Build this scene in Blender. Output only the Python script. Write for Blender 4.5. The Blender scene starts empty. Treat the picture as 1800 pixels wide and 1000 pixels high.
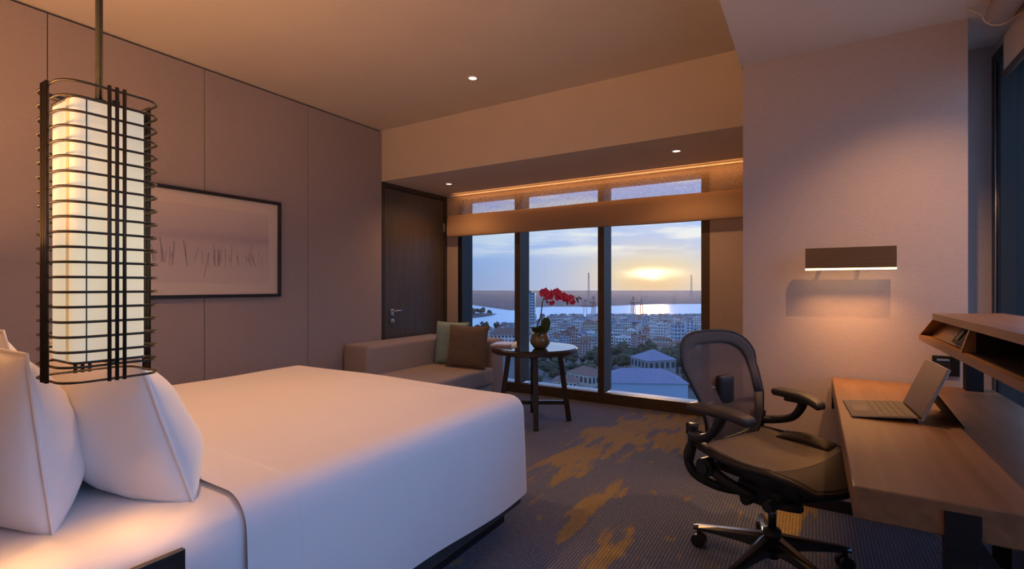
import bpy, bmesh, math, random
from mathutils import Vector, Matrix, noise

random.seed(7)
scene = bpy.context.scene
COL = scene.collection
PI = math.pi
R = math.radians

# ------------------------------------------------------------------ camera
CAM_H = 1.2
cam_data = bpy.data.cameras.new('camera')
cam = bpy.data.objects.new('camera', cam_data)
COL.objects.link(cam)
cam.location = (0, 0, CAM_H)
cam.rotation_euler = (R(90), 0, R(31.379))
cam_data.sensor_width = 36.0
cam_data.lens = 869.0 / 1800.0 * 36.0
cam_data.shift_y = -3.0 / 1800.0 * -1.0
cam_data.clip_start = 0.05
cam_data.clip_end = 20000
scene.camera = cam

# ------------------------------------------------------------------ colour management
scene.view_settings.view_transform = 'Standard'
scene.view_settings.look = 'None'
scene.view_settings.gamma = 1.0
scene.view_settings.use_curve_mapping = False
scene.view_settings.exposure = 0.0
scene.cycles.use_denoising = True
scene.cycles.max_bounces = 10
scene.cycles.diffuse_bounces = 5
scene.cycles.transparent_max_bounces = 16
scene.cycles.sample_clamp_indirect = 6.0

# ------------------------------------------------------------------ node helpers
def nn(nt, typ, **kw):
    n = nt.nodes.new(typ)
    for k, v in kw.items():
        if k.startswith('i_'):
            n.inputs[k[2:].replace('_', ' ')].default_value = v
        else:
            setattr(n, k, v)
    return n

def vmath(nt, op, a, b=None):
    n = nt.nodes.new('ShaderNodeVectorMath'); n.operation = op
    for i, x in enumerate((a, b)):
        if x is None: continue
        if hasattr(x, 'is_output'): nt.links.new(x, n.inputs[i])
        else: n.inputs[i].default_value = x
    return n.outputs['Value'] if op in ('DOT_PRODUCT', 'LENGTH', 'DISTANCE') else n.outputs[0]

def math_(nt, op, a, b=None, c=None, clamp=False):
    n = nt.nodes.new('ShaderNodeMath'); n.operation = op; n.use_clamp = clamp
    for i, x in enumerate((a, b, c)):
        if x is None: continue
        if hasattr(x, 'is_output'): nt.links.new(x, n.inputs[i])
        else: n.inputs[i].default_value = x
    return n.outputs[0]

def mixc(nt, fac, a, b, mode='MIX'):
    n = nt.nodes.new('ShaderNodeMix'); n.data_type = 'RGBA'; n.blend_type = mode
    for s, x in ((n.inputs[0], fac), (n.inputs[6], a), (n.inputs[7], b)):
        if hasattr(x, 'is_output'): nt.links.new(x, s)
        else: s.default_value = (*x, 1) if isinstance(x, tuple) and len(x) == 3 else x
    return n.outputs[2]

def ramp(nt, fac, stops):
    n = nt.nodes.new('ShaderNodeValToRGB')
    e = n.color_ramp.elements
    while len(e) < len(stops): e.new(0.5)
    for el, (p, c) in zip(e, stops):
        el.position = p; el.color = (*c, 1) if len(c) == 3 else c
    nt.links.new(fac, n.inputs[0])
    return n.outputs[0]

# ------------------------------------------------------------------ world: sunset sky
SUN = Vector((-0.2804, 1.0004, 0.024)).normalized()
world = bpy.data.worlds.new('sunset_sky'); scene.world = world
world.use_nodes = True
nt = world.node_tree
nt.nodes.clear()
tc = nn(nt, 'ShaderNodeTexCoord')
D = vmath(nt, 'NORMALIZE', tc.outputs['Generated'])
sep = nn(nt, 'ShaderNodeSeparateXYZ'); nt.links.new(D, sep.inputs[0])
ez = sep.outputs['Z']
base = ramp(nt, math_(nt, 'MULTIPLY_ADD', ez, 0.8, 0.1, clamp=True), [
    (0.0, (0.20, 0.28, 0.46)), (0.095, (0.25, 0.35, 0.58)), (0.13, (0.22, 0.38, 0.68)),
    (0.18, (0.22, 0.44, 0.84)), (0.40, (0.24, 0.50, 1.15)), (1.0, (0.20, 0.44, 1.15))])
tang = Vector((SUN.y, -SUN.x, 0)).normalized()
sx = vmath(nt, 'DOT_PRODUCT', D, tuple(tang))
sy = math_(nt, 'SUBTRACT', ez, SUN.z)
front = math_(nt, 'GREATER_THAN', vmath(nt, 'DOT_PRODUCT', D, tuple(SUN)), 0.0)
def blob(wx, wy, oy=0.0):
    a = math_(nt, 'POWER', math_(nt, 'DIVIDE', sx, wx), 2.0)
    b = math_(nt, 'POWER', math_(nt, 'DIVIDE', math_(nt, 'SUBTRACT', sy, oy), wy), 2.0)
    g = math_(nt, 'EXPONENT', math_(nt, 'MULTIPLY', math_(nt, 'ADD', a, b), -1.0))
    return math_(nt, 'MULTIPLY', g, front)
c1 = mixc(nt, math_(nt, 'MULTIPLY', blob(0.30, 0.16), 0.75), base, (0.62, 0.58, 0.60))
c2 = mixc(nt, math_(nt, 'MULTIPLY', blob(0.12, 0.050), 0.85), c1, (0.90, 0.66, 0.30))
c2 = mixc(nt, math_(nt, 'MULTIPLY', blob(0.085, 0.035, -0.022), 0.55), c2, (0.80, 0.46, 0.22))
# clouds: streaks stretched along the horizon
mp = nn(nt, 'ShaderNodeMapping'); mp.inputs['Scale'].default_value = (3.2, 3.2, 26.0)
mp.inputs['Location'].default_value = (1.7, 0.3, 0.25)
nt.links.new(D, mp.inputs[0])
ns = nn(nt, 'ShaderNodeTexNoise'); ns.inputs['Scale'].default_value = 1.6; ns.inputs['Detail'].default_value = 6
ns.inputs['Roughness'].default_value = 0.55
nt.links.new(mp.outputs[0], ns.inputs['Vector'])
cl = ramp(nt, ns.outputs[0], [(0.46, (0, 0, 0)), (0.62, (1, 1, 1))])
hi = math_(nt, 'MULTIPLY', math_(nt, 'SUBTRACT', ez, 0.048), 40.0, clamp=True)
cmask = math_(nt, 'MULTIPLY', math_(nt, 'MULTIPLY', cl, hi), 0.75)
ccol = mixc(nt, blob(0.30, 0.25), (0.52, 0.66, 0.80), (0.95, 0.85, 0.66))
c3 = mixc(nt, cmask, c2, ccol)
mp2 = nn(nt, 'ShaderNodeMapping'); mp2.inputs['Scale'].default_value = (14, 14, 80); nt.links.new(D, mp2.inputs[0])
ns2 = nn(nt, 'ShaderNodeTexNoise'); ns2.inputs['Scale'].default_value = 1.3; ns2.inputs['Detail'].default_value = 5; nt.links.new(mp2.outputs[0], ns2.inputs['Vector'])
torn = ramp(nt, ns2.outputs[0], [(0.36, (0.12, 0.12, 0.12)), (0.56, (1, 1, 1))])
glow = math_(nt, 'MULTIPLY', math_(nt, 'ADD', math_(nt, 'MULTIPLY', blob(0.042, 0.0085, 0.002), 0.7), blob(0.016, 0.0075, -0.001)), torn)
core = mixc(nt, 1.0, c3, mixc(nt, glow, (0, 0, 0), (1.7, 1.4, 0.85)), 'ADD')
bg = nn(nt, 'ShaderNodeBackground'); bg.inputs['Strength'].default_value = 2.8
nt.links.new(core, bg.inputs['Color'])
wo = nn(nt, 'ShaderNodeOutputWorld'); nt.links.new(bg.outputs[0], wo.inputs[0])

# ------------------------------------------------------------------ sun
sd = bpy.data.lights.new('sun', 'SUN'); sd.energy = 3.2; sd.color = (1.0, 0.55, 0.22); sd.angle = R(3)
so = bpy.data.objects.new('sun', sd); COL.objects.link(so)
so.rotation_euler = SUN.to_track_quat('Z', 'Y').to_euler()

WARM = (1.0, 0.48, 0.18)
def lamp_light(name, typ, loc, energy, color=WARM, size=0.03, angle=None, blend=0.4, target=None):
    l = bpy.data.lights.new(name, typ); l.energy = energy; l.color = color
    if typ in ('POINT', 'SPOT'): l.shadow_soft_size = size
    if typ == 'SPOT': l.spot_size = R(angle); l.spot_blend = blend
    o = bpy.data.objects.new(name, l); COL.objects.link(o); o.location = loc
    if target is not None:
        o.rotation_euler = (Vector(target) - Vector(loc)).to_track_quat('-Z', 'Y').to_euler()
    return o

# light energies (watts), tuned together
E_BED, E_CEIL, E_SOFFIT, E_DESK, E_PEND, E_HEAD = 90, 9, 26, 66, 16, 45

# ------------------------------------------------------------------ materials
MATS = {}
def mat(name, color, rough=0.6, metal=0.0, noise_=None, bump=None, spec=0.5, emit=None, sheen=0.0, coat=0.0, coords='Object'):
    """noise_ = (scale, amount, stretch) colour variation, bump = (scale, strength, stretch)"""
    m = bpy.data.materials.new(name); m.use_nodes = True
    nt = m.node_tree; b = nt.nodes['Principled BSDF']
    b.inputs['Base Color'].default_value = (*color, 1)
    b.inputs['Roughness'].default_value = rough
    b.inputs['Metallic'].default_value = metal
    b.inputs['Specular IOR Level'].default_value = spec
    b.inputs['Sheen Weight'].default_value = sheen
    b.inputs['Coat Weight'].default_value = coat
    if emit:
        b.inputs['Emission Color'].default_value = (*emit[0], 1); b.inputs['Emission Strength'].default_value = emit[1]
    def coord(stretch):
        t = nn(nt, 'ShaderNodeTexCoord'); mpn = nn(nt, 'ShaderNodeMapping')
        mpn.inputs['Scale'].default_value = stretch
        nt.links.new(t.outputs[coords], mpn.inputs[0]); return mpn.outputs[0]
    if noise_:
        n = nn(nt, 'ShaderNodeTexNoise'); n.inputs['Scale'].default_value = noise_[0]; n.inputs['Detail'].default_value = 5
        nt.links.new(coord(noise_[2] if len(noise_) > 2 else (1, 1, 1)), n.inputs['Vector'])
        a = noise_[1]
        c = ramp(nt, n.outputs[0], [(0.25, tuple(x * (1 - a) for x in color)), (0.75, tuple(min(1, x * (1 + a)) for x in color))])
        nt.links.new(c, b.inputs['Base Color'])
    if bump:
        n = nn(nt, 'ShaderNodeTexNoise'); n.inputs['Scale'].default_value = bump[0]; n.inputs['Detail'].default_value = 4
        nt.links.new(coord(bump[2] if len(bump) > 2 else (1, 1, 1)), n.inputs['Vector'])
        bp = nn(nt, 'ShaderNodeBump'); bp.inputs['Strength'].default_value = bump[1]; bp.inputs['Distance'].default_value = 0.01
        nt.links.new(n.outputs[0], bp.inputs['Height']); nt.links.new(bp.outputs[0], b.inputs['Normal'])
    MATS[name] = m
    return m

def weave_mat(name, color, scale=300, amt=0.25, rough=0.85, sheen=0.15, bump=0.25):
    m = mat(name, color, rough, sheen=sheen, spec=0.25)
    nt = m.node_tree; b = nt.nodes['Principled BSDF']
    t = nn(nt, 'ShaderNodeTexCoord')
    w1 = nn(nt, 'ShaderNodeTexNoise'); w1.inputs['Scale'].default_value = 1.0; w1.inputs['Detail'].default_value = 2
    m1 = nn(nt, 'ShaderNodeMapping'); m1.inputs['Scale'].default_value = (scale, scale * 0.15, scale)
    nt.links.new(t.outputs['Object'], m1.inputs[0]); nt.links.new(m1.outputs[0], w1.inputs['Vector'])
    w2 = nn(nt, 'ShaderNodeTexNoise'); w2.inputs['Scale'].default_value = 1.0; w2.inputs['Detail'].default_value = 2
    m2 = nn(nt, 'ShaderNodeMapping'); m2.inputs['Scale'].default_value = (scale * 0.15, scale, scale * 0.6)
    nt.links.new(t.outputs['Object'], m2.inputs[0]); nt.links.new(m2.outputs[0], w2.inputs['Vector'])
    f = math_(nt, 'MULTIPLY', math_(nt, 'ADD', w1.outputs[0], w2.outputs[0]), 0.5)
    c = ramp(nt, f, [(0.35, tuple(x * (1 - amt) for x in color)), (0.65, tuple(min(1, x * (1 + amt)) for x in color))])
    nt.links.new(c, b.inputs['Base Color'])
    bp = nn(nt, 'ShaderNodeBump'); bp.inputs['Strength'].default_value = bump; bp.inputs['Distance'].default_value = 0.002
    nt.links.new(f, bp.inputs['Height']); nt.links.new(bp.outputs[0], b.inputs['Normal'])
    return m

def wood_mat(name, dark, light, rough=0.45, axis='Y', scale=1.0, coat=0.0):
    m = mat(name, light, rough, coat=coat)
    nt = m.node_tree; b = nt.nodes['Principled BSDF']
    t = nn(nt, 'ShaderNodeTexCoord'); mpn = nn(nt, 'ShaderNodeMapping')
    st = {'X': (1.5, 40, 40), 'Y': (40, 1.5, 40), 'Z': (40, 40, 1.5)}[axis]
    mpn.inputs['Scale'].default_value = tuple(s * scale for s in st)
    nt.links.new(t.outputs['Object'], mpn.inputs[0])
    n = nn(nt, 'ShaderNodeTexNoise'); n.inputs['Scale'].default_value = 1.0; n.inputs['Detail'].default_value = 6
    n.inputs['Distortion'].default_value = 0.6
    nt.links.new(mpn.outputs[0], n.inputs['Vector'])
    c = ramp(nt, n.outputs[0], [(0.3, dark), (0.7, light)])
    nt.links.new(c, b.inputs['Base Color'])
    bp = nn(nt, 'ShaderNodeBump'); bp.inputs['Strength'].default_value = 0.12; bp.inputs['Distance'].default_value = 0.002
    nt.links.new(n.outputs[0], bp.inputs['Height']); nt.links.new(bp.outputs[0], b.inputs['Normal'])
    return m

PAINT = mat('ceiling_paint', (0.62, 0.55, 0.49), 0.9, noise_=(3, 0.03), spec=0.2)
BEAM = mat('beam_paint', (0.66, 0.57, 0.48), 0.9, noise_=(3, 0.03), spec=0.2)
WALLP = weave_mat('wallcovering', (0.45, 0.39, 0.375), 160, 0.05, 0.9, 0.0, 0.08)
PANEL = weave_mat('panel_fabric', (0.36, 0.295, 0.275), 220, 0.06, 0.9, 0.1, 0.12)
DARKGAP = mat('dark_gap', (0.02, 0.018, 0.016), 0.9)
SKIRT = mat('black_skirting', (0.012, 0.011, 0.011), 0.5)
BRONZE = mat('bronze_frame', (0.075, 0.052, 0.032), 0.45, 0.3, noise_=(8, 0.1))
BLACKF = mat('black_frame', (0.012, 0.012, 0.014), 0.4)
SILL = mat('pale_sill', (0.55, 0.55, 0.52), 0.5)
DOORW = wood_mat('door_veneer', (0.065, 0.052, 0.040), (0.10, 0.08, 0.063), 0.4, 'Z')
DOORF = wood_mat('door_frame_wood', (0.03, 0.022, 0.017), (0.05, 0.036, 0.027), 0.4, 'Z')
STEEL = mat('brushed_steel', (0.55, 0.56, 0.58), 0.3, 1.0)
DUVET = mat('white_duvet_cotton', (0.80, 0.79, 0.80), 0.85, sheen=0.15, spec=0.2, bump=(5, 0.25), noise_=(4, 0.015))
LINEN = mat('white_pillow_cotton', (0.80, 0.785, 0.79), 0.85, sheen=0.15, spec=0.2, bump=(9, 0.3), noise_=(4, 0.015))
BEDBASE = weave_mat('charcoal_base_fabric', (0.035, 0.034, 0.036), 300, 0.2)
PLINTH = mat('black_plinth', (0.008, 0.008, 0.009), 0.6)
HEADB = weave_mat('headboard_fabric', (0.33, 0.27, 0.23), 220, 0.1)
NIGHT = wood_mat('dark_nightstand_wood', (0.012, 0.010, 0.009), (0.022, 0.018, 0.016), 0.35, 'Y')
IRON = mat('dark_bronze_rod', (0.050, 0.040, 0.030), 0.42, 0.65, noise_=(40, 0.15))
SOFA = weave_mat('grey_beige_sofa_fabric', (0.34, 0.295, 0.27), 350, 0.12)
TEAL = weave_mat('teal_cushion_fabric', (0.28, 0.45, 0.46), 420, 0.18)
BROWNC = weave_mat('brown_cushion_fabric', (0.15, 0.118, 0.092), 420, 0.3)
DKWOOD = wood_mat('dark_walnut', (0.018, 0.011, 0.008), (0.036, 0.022, 0.015), 0.35, 'Z')
TABLETOP = mat('glass_top_dark', (0.03, 0.035, 0.04), 0.06, spec=0.9, coat=0.6)
DESKW = wood_mat('desk_oak', (0.145, 0.073, 0.030), (0.215, 0.112, 0.048), 0.42, 'Y', 0.8)
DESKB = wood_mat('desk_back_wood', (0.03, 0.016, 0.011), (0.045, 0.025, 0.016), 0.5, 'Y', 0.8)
BLACKM = mat('black_powdercoat', (0.008, 0.008, 0.009), 0.6, spec=0.25)
SCONCEM = mat('bronze_sconce', (0.15, 0.10, 0.055), 0.4, 0.55, noise_=(3, 0.15, (1, 60, 60)))
GRAPH = mat('graphite_plastic', (0.013, 0.013, 0.015), 0.5, spec=0.35)
ARMPAD = mat('soft_arm_pad', (0.030, 0.027, 0.026), 0.5, noise_=(30, 0.1))
ALU = mat('polished_graphite_aluminium', (0.10, 0.105, 0.115), 0.22, 0.9)
CASTER = mat('black_caster', (0.009, 0.009, 0.010), 0.4)
SEATM = weave_mat('taupe_seat_mesh', (0.135, 0.110, 0.085), 500, 0.25, 0.6)
SEATD = weave_mat('dark_seat_band', (0.022, 0.018, 0.018), 500, 0.2, 0.6)
TABLETK = mat('grey_keyboard_fabric', (0.10, 0.085, 0.085), 0.7, noise_=(200, 0.2))
KEYM = mat('dark_keys', (0.055, 0.045, 0.045), 0.5)
SCREEN = mat('dark_screen_glass', (0.018, 0.017, 0.017), 0.12, spec=0.6)
MAGN = mat('magnesium_edge', (0.42, 0.41, 0.42), 0.35, 0.7)
PRINT = mat('mauve_print_paper', (0.50, 0.41, 0.37), 0.35, coat=0.4)
MATB = mat('cream_mat_board', (0.68, 0.57, 0.46), 0.4, coat=0.4)
INK = mat('ink_strokes', (0.07, 0.05, 0.05), 0.5)
INKL = mat('pale_ink_strokes', (0.29, 0.22, 0.22), 0.5)
PETAL = mat('crimson_petal', (0.58, 0.030, 0.115), 0.55, noise_=(30, 0.35), sheen=0.1)
PETALC = mat('petal_centre', (0.22, 0.005, 0.03), 0.5)
BUD = mat('orchid_bud', (0.06, 0.022, 0.02), 0.5)
LEAFM = mat('orchid_leaf', (0.05, 0.075, 0.018), 0.4, noise_=(10, 0.25))
STEMM = mat('orchid_stem', (0.03, 0.026, 0.016), 0.6)
MOSS = mat('dry_moss', (0.06, 0.045, 0.022), 0.95, noise_=(40, 0.5), bump=(60, 1.0))
PAPER = mat('magazine_paper', (0.60, 0.50, 0.45), 0.5)
COVER = mat('magazine_cover', (0.62, 0.50, 0.45), 0.3, noise_=(18, 0.35))
TRIMW = mat('white_downlight_ring', (0.75, 0.70, 0.64), 0.5)
LENS = mat('downlight_lens', (0.9, 0.85, 0.75), 0.4, emit=((1.0, 0.86, 0.66), 3.0))
LEDM = mat('led_diffuser', (0.9, 0.8, 0.6), 0.4, emit=((1.0, 0.60, 0.27), 7.0))
BULB = mat('warm_bulb', (0.9, 0.8, 0.6), 0.4, emit=((1.0, 0.58, 0.26), 5.0))
ROLLM = weave_mat('roller_blind_fabric', (0.50, 0.40, 0.33), 300, 0.06)
CHAINM = mat('blind_chain', (0.55, 0.47, 0.42), 0.4)
OUTLETM = mat('black_outlet', (0.008, 0.008, 0.008), 0.4)

# lit lamp shade: warm white linen that glows, brighter towards the bulb
def shade_material():
    m = bpy.data.materials.new('lamp_shade_linen'); m.use_nodes = True
    nt = m.node_tree; b = nt.nodes['Principled BSDF']
    b.inputs['Base Color'].default_value = (0.35, 0.31, 0.25, 1); b.inputs['Roughness'].default_value = 0.9
    t = nn(nt, 'ShaderNodeTexCoord'); s = nn(nt, 'ShaderNodeSeparateXYZ'); nt.links.new(t.outputs['Object'], s.inputs[0])
    d = math_(nt, 'ABSOLUTE', math_(nt, 'SUBTRACT', s.outputs['Z'], -0.02))
    c = ramp(nt, math_(nt, 'MULTIPLY', d, 4.0, clamp=True), [(0.0, (1.0, 0.84, 0.56)), (0.5, (0.93, 0.76, 0.52)), (1.0, (0.76, 0.62, 0.45))])
    n = nn(nt, 'ShaderNodeTexNoise'); n.inputs['Scale'].default_value = 1.0
    mp_ = nn(nt, 'ShaderNodeMapping'); mp_.inputs['Scale'].default_value = (60, 60, 500)
    nt.links.new(t.outputs['Object'], mp_.inputs[0]); nt.links.new(mp_.outputs[0], n.inputs['Vector'])
    c2 = mixc(nt, 0.12, c, n.outputs['Color'], 'OVERLAY')
    nt.links.new(c2, b.inputs['Emission Color']); b.inputs['Emission Strength'].default_value = 0.62
    return m
SHADE = shade_material()
RODM = mat('dark_rod', (0.010, 0.010, 0.009), 0.8, spec=0.2)

def glass_pane(name, tint, refl=1.0):
    """thin window pane: tinted transmission that deepens with the slant of the light, mirror reflection by Fresnel"""
    m = bpy.data.materials.new(name); m.use_nodes = True
    nt = m.node_tree; nt.nodes.clear()
    lw = nn(nt, 'ShaderNodeLayerWeight'); lw.inputs['Blend'].default_value = 0.5
    cosv = math_(nt, 'MAXIMUM', math_(nt, 'SUBTRACT', 1.0, lw.outputs['Facing']), 0.12)
    inv = math_(nt, 'DIVIDE', 1.0, cosv)
    chans = [math_(nt, 'POWER', c, inv) for c in tint]
    cb = nn(nt, 'ShaderNodeCombineXYZ')
    for i, c in enumerate(chans): nt.links.new(c, cb.inputs[i])
    tr = nn(nt, 'ShaderNodeBsdfTransparent'); nt.links.new(cb.outputs[0], tr.inputs['Color'])
    gl = nn(nt, 'ShaderNodeBsdfGlossy'); gl.inputs['Roughness'].default_value = 0.0
    fr = nn(nt, 'ShaderNodeFresnel'); fr.inputs['IOR'].default_value = 1.5
    mx = nn(nt, 'ShaderNodeMixShader')
    nt.links.new(math_(nt, 'MULTIPLY', fr.outputs[0], refl), mx.inputs[0])
    nt.links.new(tr.outputs[0], mx.inputs[1]); nt.links.new(gl.outputs[0], mx.inputs[2])
    o = nn(nt, 'ShaderNodeOutputMaterial'); nt.links.new(mx.outputs[0], o.inputs[0])
    return m
GLASS1 = glass_pane('clear_window_glass', (0.645, 0.665, 0.69), 0.45)
GLASS3 = glass_pane('smoked_side_glass', (0.96, 0.97, 0.97), 0.6)
GLASS2 = glass_pane('tinted_window_glass', (0.92, 0.95, 0.98), 0.7)

def see_through(name, color, alpha, translucent=0.0, scale=0, amt=0.0):
    m = bpy.data.materials.new(name); m.use_nodes = True
    nt = m.node_tree; nt.nodes.clear()
    df = nn(nt, 'ShaderNodeBsdfDiffuse'); df.inputs[0].default_value = (*color, 1)
    sh = df.outputs[0]
    if translucent:
        tl = nn(nt, 'ShaderNodeBsdfTranslucent'); tl.inputs[0].default_value = (*color, 1)
        mx = nn(nt, 'ShaderNodeMixShader'); mx.inputs[0].default_value = translucent
        nt.links.new(sh, mx.inputs[1]); nt.links.new(tl.outputs[0], mx.inputs[2]); sh = mx.outputs[0]
    tr = nn(nt, 'ShaderNodeBsdfTransparent')
    mx = nn(nt, 'ShaderNodeMixShader'); mx.inputs[0].default_value = alpha
    if scale:
        t = nn(nt, 'ShaderNodeTexCoord'); n = nn(nt, 'ShaderNodeTexNoise'); n.inputs['Scale'].default_value = scale
        n.inputs['Detail'].default_value = 2
        nt.links.new(t.outputs['Object'], n.inputs['Vector'])
        nt.links.new(math_(nt, 'MULTIPLY_ADD', math_(nt, 'SUBTRACT', n.outputs[0], 0.5), amt, alpha, clamp=True), mx.inputs[0])
    nt.links.new(tr.outputs[0], mx.inputs[1]); nt.links.new(sh, mx.inputs[2])
    o = nn(nt, 'ShaderNodeOutputMaterial'); nt.links.new(mx.outputs[0], o.inputs[0])
    return m
SHEER = see_through('sheer_blind_fabric', (0.66, 0.50, 0.36), 0.45, 0.35, 60, 0.6)
FOLD = see_through('folded_blind_fabric', (0.62, 0.44, 0.30), 0.97, 0.25)
BACKBAND = weave_mat('dark_mesh_band', (0.040, 0.036, 0.040), 500, 0.2, 0.7)
BACKMESH = see_through('chair_back_mesh', (0.105, 0.085, 0.085), 0.80, 0.0)

# glass bowl of the orchid
def bowl_material():
    m = bpy.data.materials.new('smoked_bowl_glass'); m.use_nodes = True
    b = m.node_tree.nodes['Principled BSDF']
    b.inputs['Base Color'].default_value = (0.13, 0.10, 0.055, 1); b.inputs['Roughness'].default_value = 0.06
    b.inputs['Coat Weight'].default_value = 1.0
    return m
BOWL = bowl_material()

# carpet with fine ribs along Y, slate ground and ochre brushed patches
def carpet_material():
    m = bpy.data.materials.new('ribbed_carpet'); m.use_nodes = True
    nt = m.node_tree; b = nt.nodes['Principled BSDF']
    b.inputs['Roughness'].default_value = 0.95; b.inputs['Specular IOR Level'].default_value = 0.15
    b.inputs['Sheen Weight'].default_value = 0.2
    t = nn(nt, 'ShaderNodeTexCoord'); P = t.outputs['Object']
    def noise(scale, stretch, detail=4):
        mp_ = nn(nt, 'ShaderNodeMapping'); mp_.inputs['Scale'].default_value = stretch
        nt.links.new(P, mp_.inputs[0])
        n = nn(nt, 'ShaderNodeTexNoise'); n.inputs['Scale'].default_value = scale; n.inputs['Detail'].default_value = detail
        nt.links.new(mp_.outputs[0], n.inputs['Vector']); return n.outputs[0]
    s = nn(nt, 'ShaderNodeSeparateXYZ'); nt.links.new(P, s.inputs[0])
    rib = math_(nt, 'MULTIPLY_ADD', math_(nt, 'SINE', math_(nt, 'MULTIPLY', s.outputs['X'], 2 * PI / 0.0145)), 0.5, 0.5)
    tuft = noise(1.0, (90, 35, 1), 2)
    ribf = math_(nt, 'MULTIPLY', rib, math_(nt, 'MULTIPLY_ADD', tuft, 1.6, -0.1), clamp=True)
    ground = mixc(nt, ramp(nt, noise(0.9, (1, 1, 1)), [(0.35, (0, 0, 0)), (0.65, (1, 1, 1))]), (0.042, 0.060, 0.100), (0.066, 0.078, 0.115))
    light = mixc(nt, ramp(nt, noise(1.3, (1, 1, 1)), [(0.35, (0, 0, 0)), (0.65, (1, 1, 1))]), (0.155, 0.20, 0.31), (0.195, 0.215, 0.31))
    basec = mixc(nt, ribf, ground, light)
    # ochre patches: brushed noise gathered round the spots where the carpet carries them
    def spot(x, y, rx, ry, rot=0.0):
        mp_ = nn(nt, 'ShaderNodeMapping'); mp_.vector_type = 'TEXTURE'
        mp_.inputs['Location'].default_value = (x, y, 0); mp_.inputs['Scale'].default_value = (rx, ry, 1)
        mp_.inputs['Rotation'].default_value = (0, 0, rot)
        nt.links.new(P, mp_.inputs[0])
        return math_(nt, 'SUBTRACT', 1.0, vmath(nt, 'LENGTH', mp_.outputs[0]), clamp=True)
    tot = None
    for a in CARPET_SPOTS:
        q = spot(*a); tot = q if tot is None else math_(nt, 'MAXIMUM', tot, q)
    brush = noise(1.0, (13, 3.0, 1), 8)
    flecks = noise(1.0, (11, 6, 1), 3)
    pm = ramp(nt, math_(nt, 'ADD', math_(nt, 'MULTIPLY', math_(nt, 'POWER', tot, 0.6), 0.36), brush), [(0.66, (0, 0, 0)), (0.74, (1, 1, 1))])
    fm = ramp(nt, flecks, [(0.665, (0, 0, 0)), (0.70, (1, 1, 1))])
    ochre = mixc(nt, ribf, (0.20, 0.135, 0.032), (0.42, 0.31, 0.085))
    c = mixc(nt, math_(nt, 'MULTIPLY', fm, 0.55), basec, ochre)
    c = mixc(nt, math_(nt, 'MULTIPLY', pm, 0.9), c, ochre)
    nt.links.new(c, b.inputs['Base Color'])
    bp = nn(nt, 'ShaderNodeBump'); bp.inputs['Strength'].default_value = 0.5; bp.inputs['Distance'].default_value = 0.004
    nt.links.new(ribf, bp.inputs['Height']); nt.links.new(bp.outputs[0], b.inputs['Normal'])
    return m
CARPET_SPOTS = [(-1.40, 3.25, 0.26, 0.75, -0.1), (-1.33, 3.95, 0.34, 0.85, -0.15), (-1.05, 4.40, 0.50, 0.50, 0.0), (-0.98, 3.95, 0.30, 0.45, 0.0),
                (-1.02, 2.55, 0.11, 0.5, 0.0), (-0.80, 2.15, 0.10, 0.4, 0.0), (-0.10, 2.95, 0.14, 0.4, 0.0)]
CARPET = carpet_material()

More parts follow.
